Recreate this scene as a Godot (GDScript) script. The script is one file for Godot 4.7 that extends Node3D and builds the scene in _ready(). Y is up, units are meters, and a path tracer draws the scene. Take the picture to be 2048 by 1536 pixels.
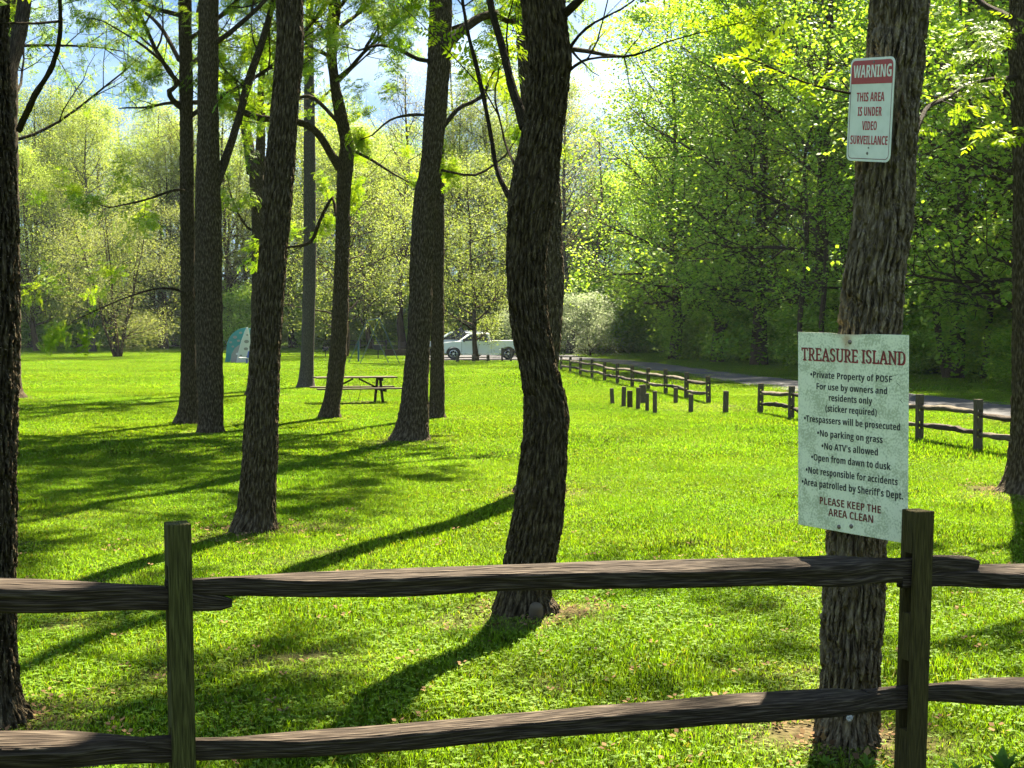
extends Node3D
# A park lawn behind a split-rail fence: walnut trunks against the light, a lane with a far fence, woods all round. y is up, metres; the camera looks along -z.

const TRUNKS := {
	"left_near": {"path": [[-2.545,-0.005,-6.371,0.162],[-2.546,0.1,-6.371,0.115],[-2.55,0.349,-6.371,0.093],[-2.544,0.722,-6.371,0.088],[-2.536,1.094,-6.371,0.091],[-2.529,1.586,-6.371,0.096],[-2.517,2.076,-6.371,0.096],[-2.511,2.49,-6.371,0.086],[-2.509,2.806,-6.371,0.074],[-2.507,3.071,-6.371,0.066],[-2.513,3.385,-6.371,0.056],[-2.515,3.721,-6.371,0.054]], "limbs": [[[-2.486,3.011,-6.371,0.056],[-2.503,3.198,-6.521,0.04],[-2.523,3.379,-6.671,0.038],[-2.546,3.541,-6.821,0.037],[-2.578,3.787,-6.971,0.035]],[[-2.4,2.902,-6.371,0.017],[-2.229,3.025,-6.121,0.015],[-2.058,3.113,-5.871,0.012],[-1.936,3.21,-5.621,0.01],[-1.852,3.334,-5.371,0.008]]]},
	"left_behind": {"path": [[-15.535,-0.031,-40.147,0.51],[-15.568,0.387,-40.147,0.394],[-15.56,1.468,-40.147,0.371],[-15.538,3.009,-40.147,0.355],[-15.513,5.313,-40.147,0.332],[-15.488,7.606,-40.147,0.309],[-15.455,9.89,-40.147,0.293],[-15.423,12.165,-40.147,0.263],[-15.397,13.977,-40.147,0.232]], "limbs": []},
	"pair_left": {"path": [[-6.99,-0.022,-28.036,0.334],[-6.965,0.303,-28.036,0.248],[-6.965,0.951,-28.036,0.189],[-6.97,2.137,-28.036,0.162],[-6.977,3.748,-28.036,0.151],[-6.978,5.885,-28.036,0.14],[-6.974,7.48,-28.036,0.14],[-6.986,9.068,-28.036,0.135],[-6.988,10.544,-28.036,0.129]], "limbs": [[[-7.088,6.79,-28.036,0.065],[-7.194,6.897,-27.751,0.059],[-7.192,7.033,-27.465,0.053],[-6.971,7.083,-27.179,0.042],[-7.017,7.354,-26.893,0.036],[-7.244,7.598,-26.608,0.031],[-7.565,7.835,-26.322,0.02],[-7.975,8.066,-26.036,0.015]],[[-7.121,7.798,-28.036,0.049],[-7.645,8.589,-28.703,0.044],[-8.21,9.132,-29.37,0.034],[-8.965,9.579,-30.036,0.023]],[[-6.912,4.978,-28.036,0.027],[-6.975,4.92,-27.036,0.026],[-7.317,4.61,-26.036,0.02],[-7.709,4.362,-25.036,0.014]],[[-6.933,2.675,-28.036,0.022],[-7.071,2.872,-27.536,0.026],[-7.41,2.875,-27.036,0.021],[-7.988,2.633,-26.536,0.015],[-8.742,2.22,-26.036,0.01]]]},
	"pair_right": {"path": [[-5.962,-0.02,-25.694,0.277],[-5.964,0.238,-25.694,0.242],[-5.972,1.03,-25.694,0.257],[-5.988,2.117,-25.694,0.262],[-5.987,3.397,-25.694,0.262],[-5.981,4.574,-25.694,0.247],[-5.964,6.04,-25.694,0.203],[-5.958,7.305,-25.694,0.198],[-5.933,8.469,-25.694,0.193],[-5.916,9.822,-25.694,0.188]], "limbs": [[[-5.821,4.887,-25.694,0.099],[-5.684,5.383,-25.894,0.085],[-5.452,6.223,-26.094,0.075],[-5.288,7.024,-26.294,0.081],[-5.08,7.744,-26.494,0.071],[-4.869,8.644,-26.694,0.062],[-4.747,9.384,-26.894,0.057]]]},
	"wide": {"path": [[-2.519,-0.015,-12.679,0.234],[-2.503,0.148,-12.679,0.2],[-2.492,0.344,-12.679,0.18],[-2.448,1.031,-12.679,0.166],[-2.394,1.764,-12.679,0.141],[-2.332,2.614,-12.679,0.134],[-2.272,3.22,-12.679,0.141],[-2.237,3.702,-12.679,0.139],[-2.195,4.183,-12.679,0.129],[-2.149,4.663,-12.679,0.129],[-2.148,5.142,-12.679,0.127],[-2.154,5.809,-12.679,0.127]], "limbs": []},
	"behind_wide": {"path": [[-8.177,-0.032,-41.851,0.459],[-8.167,0.322,-41.851,0.37],[-8.135,1.45,-41.851,0.314],[-8.091,3.056,-41.851,0.282],[-8.09,5.457,-41.851,0.249],[-8.154,6.574,-41.851,0.241],[-8.196,7.371,-41.851,0.225]], "limbs": [[[-8.294,7.132,-41.851,0.209],[-8.482,8.044,-42.101,0.17],[-8.671,8.965,-42.351,0.147],[-8.881,9.572,-42.601,0.123],[-9.305,10.185,-42.851,0.099],[-9.766,10.723,-43.101,0.083],[-10.308,12.003,-43.351,0.058]],[[-8.101,7.212,-41.851,0.193],[-7.99,8.453,-41.651,0.136],[-7.959,9.522,-41.451,0.112],[-7.769,10.89,-41.251,0.095],[-7.552,11.931,-41.051,0.079],[-7.444,13.268,-40.851,0.063]],[[-8.323,5.298,-41.851,0.048],[-8.416,5.35,-41.518,0.04],[-8.66,5.794,-41.185,0.032],[-8.82,6.385,-40.851,0.024]]]},
	"pale": {"path": [[-7.605,-0.037,-47.956,0.369],[-7.594,0.369,-47.956,0.286],[-7.542,1.384,-47.956,0.24],[-7.452,4.143,-47.956,0.24],[-7.432,5.976,-47.956,0.231],[-7.429,8.169,-47.956,0.221],[-7.425,10.536,-47.956,0.194],[-7.413,12.532,-47.956,0.157],[-7.385,14.161,-47.956,0.138],[-7.373,16.326,-47.956,0.12]], "limbs": []},
	"forked": {"path": [[-4.246,-0.023,-30.278,0.279],[-4.215,0.292,-30.278,0.215],[-4.137,0.759,-30.278,0.198],[-4.033,1.691,-30.278,0.204],[-3.962,3.2,-30.278,0.175],[-3.927,4.474,-30.278,0.157],[-3.899,5.397,-30.278,0.169],[-3.832,6.088,-30.278,0.175],[-3.831,6.376,-30.278,0.151],[-3.95,6.951,-30.278,0.146],[-4.091,7.697,-30.278,0.116],[-4.167,8.499,-30.278,0.116],[-4.106,9.299,-30.278,0.14],[-4.053,10.553,-30.278,0.14]], "limbs": [[[-3.984,5.8,-30.278,0.128],[-4.191,6.123,-30.111,0.093],[-4.395,6.475,-29.945,0.086],[-4.71,6.72,-29.778,0.08],[-5.249,6.783,-29.611,0.08],[-5.669,6.801,-29.445,0.079],[-6.083,6.928,-29.278,0.068],[-6.547,7.087,-29.111,0.062],[-7.062,7.058,-28.945,0.05],[-7.406,7.028,-28.778,0.039]],[[-4.071,6.893,-30.278,0.047],[-4.63,7.466,-30.778,0.047],[-5.087,7.592,-31.278,0.042],[-5.631,7.442,-31.778,0.031]],[[-3.92,4.705,-30.278,0.035],[-4.104,4.72,-30.438,0.041],[-4.205,5.143,-30.598,0.035],[-4.525,4.632,-30.758,0.041],[-4.788,4.115,-30.918,0.042],[-5.409,4.008,-31.078,0.024]],[[-4.109,8.613,-30.278,0.052],[-4.324,8.878,-29.945,0.046],[-4.444,9.024,-29.611,0.04],[-4.617,9.054,-29.278,0.028]],[[-3.751,6.203,-30.278,0.041],[-3.457,6.167,-31.278,0.036],[-2.89,5.874,-32.278,0.025]]]},
	"leaning": {"path": [[-1.847,-0.037,-23.712,0.401],[-1.828,0.165,-23.712,0.328],[-1.799,0.458,-23.712,0.283],[-1.766,0.915,-23.712,0.242],[-1.71,1.645,-23.712,0.223],[-1.666,2.555,-23.712,0.21],[-1.641,3.463,-23.712,0.205],[-1.584,4.368,-23.712,0.196],[-1.469,5.09,-23.712,0.182],[-1.395,5.901,-23.712,0.201],[-1.32,6.888,-23.712,0.21],[-1.296,7.605,-23.712,0.205],[-1.28,8.855,-23.712,0.201]], "limbs": [[[-1.211,7.112,-23.712,0.109],[-1.021,7.364,-23.912,0.092],[-0.818,7.592,-24.112,0.083],[-0.593,7.795,-24.312,0.079],[-0.317,7.908,-24.512,0.08],[-0.085,7.864,-24.712,0.081],[0.199,7.818,-24.912,0.081]],[[-1.305,5.613,-23.712,0.046],[-1.087,5.934,-23.912,0.041],[-0.912,6.133,-24.112,0.037],[-0.594,6.324,-24.312,0.037],[-0.365,6.778,-24.512,0.028],[-0.226,7.286,-24.712,0.024]],[[-1.465,6.87,-23.712,0.036],[-1.682,6.827,-23.337,0.036],[-1.961,6.904,-22.962,0.035],[-2.273,6.908,-22.587,0.026],[-2.574,6.741,-22.212,0.017]],[[-1.531,5.901,-23.712,0.027],[-1.887,5.985,-24.212,0.028],[-2.303,5.975,-24.712,0.019],[-2.688,5.771,-25.212,0.015]],[[-1.288,4.91,-23.712,0.023],[-0.681,4.86,-24.046,0.023],[-0.224,5.18,-24.379,0.019],[-0.038,5.412,-24.712,0.014]]]},
	"leaning_behind": {"path": [[-1.751,-0.023,-30.093,0.243],[-1.744,0.244,-30.093,0.191],[-1.731,0.997,-30.093,0.168],[-1.723,2.154,-30.093,0.15],[-1.714,3.653,-30.093,0.145],[-1.688,4.802,-30.093,0.133],[-1.692,5.834,-30.093,0.127],[-1.673,6.863,-30.093,0.122],[-1.675,8.458,-30.093,0.116],[-1.671,10.274,-30.093,0.104]], "limbs": []},
	"curved": {"path": [[0.097,-0.014,-8.924,0.233],[0.093,0.09,-8.924,0.196],[0.102,0.198,-8.924,0.18],[0.129,0.389,-8.924,0.177],[0.169,0.597,-8.924,0.175],[0.198,0.84,-8.924,0.17],[0.224,1.116,-8.924,0.158],[0.244,1.34,-8.924,0.148],[0.216,1.529,-8.924,0.141],[0.172,1.735,-8.924,0.13],[0.118,2.01,-8.924,0.129],[0.096,2.283,-8.924,0.13],[0.099,2.488,-8.924,0.134],[0.121,2.727,-8.924,0.153],[0.147,2.863,-8.924,0.161],[0.191,3.134,-8.924,0.151],[0.222,3.372,-8.924,0.141],[0.25,3.642,-8.924,0.139],[0.259,3.76,-8.924,0.144],[0.245,3.912,-8.924,0.144],[0.214,4.148,-8.924,0.148],[0.187,4.585,-8.924,0.148]], "limbs": [[[0.095,3.321,-8.924,0.045],[0.034,3.508,-9.024,0.035],[-0.021,3.716,-9.124,0.03],[-0.063,3.91,-9.224,0.028],[-0.121,4.126,-9.324,0.027],[-0.176,4.38,-9.424,0.025]],[[-0.007,2.836,-8.924,0.024],[-0.076,2.97,-9.024,0.019],[-0.119,3.127,-9.124,0.018],[-0.162,3.386,-9.224,0.016],[-0.221,3.685,-9.324,0.016],[-0.32,4.096,-9.424,0.013],[-0.359,4.335,-9.524,0.011]],[[0.353,4.081,-8.924,0.031],[0.421,4.117,-8.774,0.029],[0.496,4.154,-8.624,0.025]],[[0.388,3.845,-8.924,0.014],[0.449,3.915,-8.791,0.01],[0.547,3.967,-8.657,0.008],[0.701,4.015,-8.524,0.007]],[[0.395,3.71,-8.924,0.012],[0.472,3.739,-8.774,0.01],[0.579,3.731,-8.624,0.008],[0.795,3.715,-8.474,0.007],[0.971,3.761,-8.324,0.005]],[[0.02,3.067,-8.924,0.01],[-0.042,3.239,-9.174,0.009],[-0.122,3.597,-9.424,0.007]]]},
	"curved_behind": {"path": [[0.316,-0.018,-15.734,0.29],[0.328,0.152,-15.734,0.242],[0.328,0.518,-15.734,0.206],[0.339,1.125,-15.734,0.194],[0.381,1.731,-15.734,0.2],[0.426,2.335,-15.734,0.197],[0.431,2.937,-15.734,0.191],[0.404,3.537,-15.734,0.188],[0.361,4.017,-15.734,0.182],[0.306,4.614,-15.734,0.175],[0.24,5.21,-15.734,0.169],[0.201,5.923,-15.734,0.166],[0.173,6.633,-15.734,0.163]], "limbs": []},
	"sign": {"path": [[1.582,-0.062,-6.06,0.179],[1.581,0.021,-6.06,0.151],[1.586,0.188,-6.06,0.135],[1.595,0.425,-6.06,0.134],[1.603,0.662,-6.06,0.138],[1.616,0.945,-6.06,0.135],[1.633,1.368,-6.06,0.138],[1.649,1.695,-6.06,0.14],[1.663,1.928,-6.06,0.14],[1.676,2.044,-6.06,0.14],[1.684,2.16,-6.06,0.135],[1.711,2.369,-6.06,0.134],[1.734,2.669,-6.06,0.131],[1.754,2.945,-6.06,0.131],[1.776,3.221,-6.06,0.129],[1.785,3.449,-6.06,0.129],[1.791,3.791,-6.06,0.126]], "limbs": []},
	"right": {"path": [[6.269,-0.03,-15.734,0.387],[6.267,0.152,-15.734,0.29],[6.275,0.396,-15.734,0.242],[6.276,0.761,-15.734,0.212],[6.267,1.368,-15.734,0.2],[6.256,2.335,-15.734,0.197],[6.237,3.417,-15.734,0.188],[6.219,4.256,-15.734,0.182],[6.188,5.091,-15.734,0.2],[6.166,5.567,-15.734,0.203],[6.173,5.923,-15.734,0.191],[6.159,6.692,-15.734,0.182]], "limbs": [[[6.03,5.656,-15.734,0.048],[5.973,5.857,-16.067,0.043],[5.908,6.031,-16.401,0.035],[5.802,6.305,-16.734,0.029]],[[6.099,5.002,-15.734,0.036],[5.727,4.914,-15.377,0.03],[5.365,4.815,-15.02,0.029],[5.015,4.652,-14.663,0.028],[4.73,4.492,-14.306,0.03],[4.479,4.37,-13.948,0.027],[4.288,4.234,-13.591,0.024],[4.126,4.062,-13.234,0.023]]]},
}
const FENCE_A := [[2.716,-71.679,0.794],[3.021,-67.512,0.831],[3.297,-62.684,0.839],[3.6,-58.471,0.848],[3.876,-54.469,0.819],[4.177,-51.458,0.806],[4.469,-48.238,0.805],[4.751,-45.313,0.788],[4.997,-42.21,0.828],[5.26,-39.19,0.802],[5.551,-36.681,0.77]]
const FENCE_B := [[6.105,-31.927,0.744],[6.391,-29.729,0.747],[6.727,-27.799,0.775],[7.039,-25.761,0.808],[7.448,-23.712,0.848],[7.715,-21.475,0.859],[7.991,-19.253,0.866]]
const BOLLARDS := [[2.81,-36.308,0.447,0.111,-0.06],[3.013,-35.064,0.55,0.115,0.02],[3.134,-34.508,0.459,0.135,-0.01],[3.265,-33.64,0.561,0.11,0.01],[3.712,-36.691,0.52,0.176,-0.05],[3.424,-32.877,0.455,0.093,0.0],[3.535,-32.089,0.545,0.105,-0.01],[4.625,-36.691,0.448,0.104,0.01],[4.473,-32.448,0.456,0.113,0.0],[5.278,-32.089,0.552,0.119,0.02]]
const BIG_AT := [[1.536,1.455,-5.879],[0.61,-0.025,0.792],[-0.019,0.999,0.046],[-0.792,-0.043,0.609]]
const BIG_LINES := [["TREASURE ISLAND",-0.2838,0.2862,0.3274,0.0581,1,0], ["•Private Property of POSF",-0.2316,0.2203,0.2469,0.0312,0,1], ["For use by owners and",-0.1956,0.1955,0.1935,0.0312,0,1], ["residents only",-0.1246,0.1163,0.1444,0.0313,0,1], ["(sticker required)",-0.1435,0.1405,0.0946,0.0313,0,1], ["•Trespassers will be prosecuted",-0.2689,0.2642,0.0387,0.0314,0,1], ["•No parking on grass",-0.1912,0.1730,-0.0244,0.0321,0,1], ["•No ATV's allowed",-0.1659,0.1477,-0.0831,0.0322,0,1], ["•Open from dawn to dusk",-0.2264,0.2154,-0.1411,0.0329,0,1], ["•Not responsible for accidents",-0.2585,0.2526,-0.2045,0.0329,0,1], ["•Area patrolled by Sheriff's Dept.",-0.2827,0.2816,-0.2638,0.0337,0,1], ["PLEASE KEEP THE",-0.1763,0.1650,-0.3417,0.0345,2,1], ["AREA CLEAN",-0.1266,0.1242,-0.3900,0.0345,2,1]]
const WARN_AT := [[1.607,2.914,-5.875],[0.402,-0.15,0.903],[-0.005,0.986,0.166],[-0.915,-0.071,0.396]]
const WARN_LINES := [["WARNING",-0.1255,0.1340,0.1431,0.0537,3,1], ["THIS AREA",-0.0976,0.0942,0.0379,0.0393,2,1], ["IS UNDER",-0.0843,0.0812,-0.0260,0.0394,2,1], ["VIDEO",-0.0490,0.0518,-0.0888,0.0392,2,1], ["SURVEILLANCE",-0.1273,0.1299,-0.1525,0.0386,2,1]]
const NEAR_RAILS := {"top_left": [[-2.475,1.17,-3.709,0.044],[-2.005,1.124,-3.911,0.047],[-1.617,1.084,-4.078,0.05],[-1.339,1.055,-4.197,0.046],[-1.128,1.03,-4.288,0.042],[-1.045,1.012,-4.324,0.034],[-0.984,1.002,-4.35,0.028],[-0.95,1.0,-4.365,0.014]], "top_mid": [[-1.149,1.076,-4.279,0.02],[-1.066,1.065,-4.315,0.029],[-0.937,1.056,-4.37,0.036],[-0.732,1.043,-4.458,0.039],[-0.399,1.025,-4.601,0.043],[-0.044,1.012,-4.754,0.042],[0.534,0.977,-5.003,0.048],[1.177,0.941,-5.279,0.051],[1.658,0.909,-5.486,0.057],[1.818,0.921,-5.555,0.043],[1.97,0.912,-5.621,0.034],[2.021,0.909,-5.643,0.023]], "top_right": [[1.646,0.866,-5.481,0.038],[1.799,0.856,-5.547,0.033],[2.022,0.853,-5.643,0.043],[2.28,0.832,-5.754,0.046],[2.992,0.785,-6.06,0.051],[4.472,0.688,-6.697,0.064]], "low_left": [[-2.487,0.699,-3.709,0.05],[-2.014,0.635,-3.911,0.048],[-1.624,0.586,-4.078,0.049],[-1.345,0.549,-4.197,0.048],[-1.199,0.526,-4.26,0.043],[-1.133,0.515,-4.288,0.038],[-1.08,0.508,-4.311,0.022]], "low_mid": [[-1.214,0.553,-4.253,0.021],[-1.14,0.54,-4.285,0.031],[-1.071,0.513,-4.315,0.041],[-0.735,0.485,-4.458,0.039],[-0.401,0.465,-4.601,0.04],[-0.044,0.452,-4.754,0.04],[0.536,0.424,-5.003,0.046],[1.181,0.388,-5.279,0.049],[1.531,0.364,-5.429,0.048],[1.689,0.349,-5.497,0.044],[1.775,0.33,-5.534,0.023]], "low_right": [[1.478,0.4,-5.406,0.015],[1.579,0.392,-5.45,0.023],[1.688,0.377,-5.497,0.034],[1.805,0.366,-5.547,0.038],[2.029,0.342,-5.643,0.049],[2.288,0.315,-5.754,0.055],[3.002,0.242,-6.06,0.063],[4.487,0.092,-6.697,0.072]]}
const SUN_YAW := 20.0        # degrees to the right of the view axis, beyond the lawn
const SUN_HIGH := 51.0
var M := {}
var NAMES := {}
var rng := RandomNumberGenerator.new()
var lump := FastNoiseLite.new()
var patchy := FastNoiseLite.new()
var fine := FastNoiseLite.new()
var BARK := PackedFloat32Array()
const BARK_N := 512
var trunk_spots: Array = []


func _ready() -> void:
	rng.seed = 20240511
	for n in [[lump, 3, 0.35], [patchy, 7, 0.6], [fine, 11, 2.2]]:
		n[0].seed = n[1]
		n[0].frequency = n[2]
		n[0].fractal_octaves = 3
	camera_and_light()
	make_materials()
	build_ground()
	build_lane()
	build_lawn()
	build_near_trees()
	build_woods()
	build_near_fence()
	build_far_fences()
	build_signs()
	build_vehicles()
	build_playground()
	build_small_plants()
	build_litter()


func camera_and_light() -> void:
	var cam := Camera3D.new()
	cam.name = "camera"
	cam.fov = 32.92
	cam.far = 1500.0
	cam.near = 0.05
	cam.position = Vector3(0, 1.9, 0)
	cam.rotation_degrees.x = -2.115
	add_child(cam)
	cam.current = true
	var env := Environment.new()
	env.background_mode = Environment.BG_SKY
	var sky := ProceduralSkyMaterial.new()
	sky.sky_top_color = Color(0.024, 0.055, 0.115).linear_to_srgb()
	sky.sky_horizon_color = Color(0.068, 0.115, 0.155).linear_to_srgb()
	sky.sky_curve = 0.16
	sky.ground_bottom_color = Color(0.03, 0.05, 0.015).linear_to_srgb()
	sky.ground_horizon_color = Color(0.07, 0.11, 0.09).linear_to_srgb()
	sky.sun_angle_max = 30.0
	sky.sky_cover = cloud_cover()
	var s := Sky.new()
	s.sky_material = sky
	env.sky = s
	env.tonemap_mode = Environment.TONE_MAPPER_LINEAR
	env.tonemap_exposure = 7.8
	env.fog_enabled = true
	env.fog_density = 0.0001
	env.fog_light_color = Color(0.9, 0.95, 1.0)
	env.sdfgi_enabled = true
	env.ssao_enabled = true
	env.ssil_enabled = true
	var w := WorldEnvironment.new()
	w.name = "environment"
	w.environment = env
	add_child(w)
	var sun := DirectionalLight3D.new()
	sun.name = "sun"
	sun.light_energy = 1.6
	sun.light_color = Color(1.0, 0.95, 0.86)
	sun.light_angular_distance = 0.53
	sun.shadow_enabled = true
	add_child(sun)
	var h := deg_to_rad(SUN_HIGH)
	var a := deg_to_rad(SUN_YAW)
	var to_sun := Vector3(sin(a) * cos(h), sin(h), -cos(a) * cos(h))
	sun.look_at_from_position(to_sun * 50.0, Vector3.ZERO)


func cloud_cover() -> ImageTexture:
	# thin broken cloud, the same all round the sky
	var n := FastNoiseLite.new()
	n.seed = 5
	n.fractal_octaves = 5
	n.frequency = 0.011
	var w := 768
	var h := 384
	var im := Image.create(w, h, false, Image.FORMAT_RGBAF)
	for y in h:
		var up := (0.5 - (y + 0.5) / h) * PI
		if up < -0.05:
			continue
		for x in w:
			var a := (x + 0.5) / w * TAU
			var p := Vector3(cos(up) * cos(a), sin(up) * 3.2, cos(up) * sin(a)) * 150.0
			var c := clampf(n.get_noise_3dv(p) * 2.0 + 0.24, 0.0, 1.0)
			im.set_pixel(x, y, Color(0.14, 0.142, 0.145, c * 0.9))
	return ImageTexture.create_from_image(im)


# ---------------------------------------------------------------- naming

func numbered(called: String) -> String:
	var n: int = NAMES.get(called, -1) + 1
	NAMES[called] = n
	return called if n == 0 else "%s_%03d" % [called, n]


func thing(called: String, label: String, category: String, at := Vector3.ZERO, group := "") -> Node3D:
	var o := Node3D.new()
	o.name = numbered(called)
	add_child(o)
	o.position = at
	tag(o, label, category, group)
	return o


func tag(o: Node3D, label: String, category: String, group := "") -> void:
	o.set_meta("label", label)
	o.set_meta("category", category)
	if group:
		o.set_meta("group", group)


func part(called: String, mesh: Mesh, m: Material, parent: Node3D, at := Vector3.ZERO) -> MeshInstance3D:
	var o := MeshInstance3D.new()
	o.name = called if parent != self else numbered(called)
	o.mesh = mesh
	o.material_override = m
	o.position = at
	parent.add_child(o, true)
	return o


func copies(called: String, mesh: Mesh, m: Material, parent: Node3D, where: Array, tints: Array = []) -> MultiMeshInstance3D:
	var mm := MultiMesh.new()
	mm.transform_format = MultiMesh.TRANSFORM_3D
	mm.use_colors = not tints.is_empty()
	mm.mesh = mesh
	mm.instance_count = where.size()
	for i in where.size():
		mm.set_instance_transform(i, where[i])
		if mm.use_colors:
			mm.set_instance_color(i, tints[i])
	var o := MultiMeshInstance3D.new()
	o.name = called if parent != self else numbered(called)
	o.multimesh = mm
	o.material_override = m
	parent.add_child(o, true)
	o.set_meta("kind", "stuff")
	return o


# ---------------------------------------------------------------- mesh building

class MB:
	var v := PackedVector3Array()
	var n := PackedVector3Array()
	var uv := PackedVector2Array()
	var c := PackedColorArray()
	var i := PackedInt32Array()
	var col := Color.WHITE

	func vert(p: Vector3, nn: Vector3, u: Vector2) -> int:
		v.append(p)
		n.append(nn)
		uv.append(u)
		c.append(col)
		return v.size() - 1

	func tri(a: Vector3, b: Vector3, d: Vector3, ua := Vector2.ZERO, ub := Vector2.ZERO, ud := Vector2.ZERO) -> void:
		# corners run clockwise seen from the front
		var nn := (d - a).cross(b - a).normalized()
		var k := v.size()
		vert(a, nn, ua)
		vert(b, nn, ub)
		vert(d, nn, ud)
		i.append_array([k, k + 1, k + 2])

	func quad(a: Vector3, b: Vector3, d: Vector3, e: Vector3, ua := Vector2.ZERO, ub := Vector2.ZERO, ud := Vector2.ZERO, ue := Vector2.ZERO) -> void:
		var nn := (d - a).cross(b - a).normalized()
		var k := v.size()
		vert(a, nn, ua)
		vert(b, nn, ub)
		vert(d, nn, ud)
		vert(e, nn, ue)
		i.append_array([k, k + 1, k + 2, k, k + 2, k + 3])

	func leaf(p: Vector3, along: Vector3, side: Vector3, color: Color) -> void:
		# a four-cornered leaf from its stalk p
		var nn := along.cross(side).normalized()
		var k := v.size()
		v.append_array([p, p + along * 0.45 + side, p + along, p + along * 0.45 - side])
		n.append_array([nn, nn, nn, nn])
		uv.append_array([Vector2.ZERO, Vector2.ONE, Vector2.ONE, Vector2.ZERO])
		c.append_array([color, color, color, color])
		i.append_array([k, k + 1, k + 2, k, k + 2, k + 3])

	func mesh() -> ArrayMesh:
		var a := []
		a.resize(Mesh.ARRAY_MAX)
		a[Mesh.ARRAY_VERTEX] = v
		a[Mesh.ARRAY_NORMAL] = n
		a[Mesh.ARRAY_TEX_UV] = uv
		a[Mesh.ARRAY_COLOR] = c
		a[Mesh.ARRAY_INDEX] = i
		var m := ArrayMesh.new()
		m.add_surface_from_arrays(Mesh.PRIMITIVE_TRIANGLES, a)
		return m


func box(mb: MB, at: Vector3, size: Vector3, b := Basis.IDENTITY, ch := 0.004, uvs := 1.0) -> void:
	# a box with chamfered edges; grain runs along y
	var h := size * 0.5
	ch = minf(ch, minf(h.x, minf(h.y, h.z)) * 0.45)
	var P := func(sx: float, sy: float, sz: float, ax: int) -> Vector3:
		var q := Vector3(sx * h.x, sy * h.y, sz * h.z)
		for k in 3:
			if k != ax:
				q[k] -= signf(q[k]) * ch
		return at + b * q
	var U := func(p: Vector3, ax: int) -> Vector2:
		var l: Vector3 = b.inverse() * (p - at)
		return Vector2((l.z if ax == 0 else l.x) * 1.8, (l.z if ax == 1 else l.y) * 0.3) * uvs + Vector2(at.x * 3.7 + ax * 0.31, at.z * 2.3)
	var face := func(ps: Array, out: Vector3, ax: int) -> void:
		var nn: Vector3 = (ps[2] - ps[0]).cross(ps[1] - ps[0])
		if nn.dot(b * out) < 0.0:
			ps.reverse()
		if ps.size() == 4:
			mb.quad(ps[0], ps[1], ps[2], ps[3], U.call(ps[0], ax), U.call(ps[1], ax), U.call(ps[2], ax), U.call(ps[3], ax))
		else:
			mb.tri(ps[0], ps[1], ps[2], U.call(ps[0], ax), U.call(ps[1], ax), U.call(ps[2], ax))
	for s in [-1.0, 1.0]:
		face.call([P.call(s, -1, -1, 0), P.call(s, 1, -1, 0), P.call(s, 1, 1, 0), P.call(s, -1, 1, 0)], Vector3(s, 0, 0), 0)
		face.call([P.call(-1, s, -1, 1), P.call(1, s, -1, 1), P.call(1, s, 1, 1), P.call(-1, s, 1, 1)], Vector3(0, s, 0), 1)
		face.call([P.call(-1, -1, s, 2), P.call(1, -1, s, 2), P.call(1, 1, s, 2), P.call(-1, 1, s, 2)], Vector3(0, 0, s), 2)
		for t in [-1.0, 1.0]:
			face.call([P.call(s, t, -1, 0), P.call(s, t, 1, 0), P.call(s, t, 1, 1), P.call(s, t, -1, 1)], Vector3(s, t, 0), 0)
			face.call([P.call(s, -1, t, 0), P.call(s, 1, t, 0), P.call(s, 1, t, 2), P.call(s, -1, t, 2)], Vector3(s, 0, t), 0)
			face.call([P.call(-1, s, t, 1), P.call(1, s, t, 1), P.call(1, s, t, 2), P.call(-1, s, t, 2)], Vector3(0, s, t), 2)
			for u in [-1.0, 1.0]:
				face.call([P.call(s, t, u, 0), P.call(s, t, u, 1), P.call(s, t, u, 2)], Vector3(s, t, u), 0)


func bar(mb: MB, a: Vector3, z: Vector3, w: float, d: float, ch := 0.004) -> void:
	# a board or bar from a to z, w wide across, d the other way
	var y := (z - a).normalized()
	var x := (Vector3.UP if absf(y.y) < 0.9 else Vector3.FORWARD).cross(y).normalized()
	box(mb, (a + z) * 0.5, Vector3(w, a.distance_to(z), d), Basis(x, y, x.cross(y)), ch)


func smooth_path(path: Array, step: float) -> Array:
	# Catmull-Rom through [x, y, z, r] rows
	var p: Array[Vector4] = []
	for q in path:
		p.append(Vector4(q[0], q[1], q[2], q[3]))
	var out: Array[Vector4] = []
	for k in p.size() - 1:
		var a := p[maxi(k - 1, 0)]
		var b := p[k]
		var c := p[k + 1]
		var d := p[mini(k + 2, p.size() - 1)]
		var n := maxi(1, ceili(Vector3(b.x - c.x, b.y - c.y, b.z - c.z).length() / step))
		for j in n:
			var t := float(j) / n
			out.append(0.5 * ((2.0 * b) + (c - a) * t + (2.0 * a - 5.0 * b + 4.0 * c - d) * t * t + (3.0 * b - a - 3.0 * c + d) * t * t * t))
	out.append(p[p.size() - 1])
	return out


func bark_at(u: float, v: float) -> float:
	return BARK[(int(fposmod(v, 1.0) * BARK_N) % BARK_N) * BARK_N + int(fposmod(u, 1.0) * BARK_N) % BARK_N]


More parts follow.
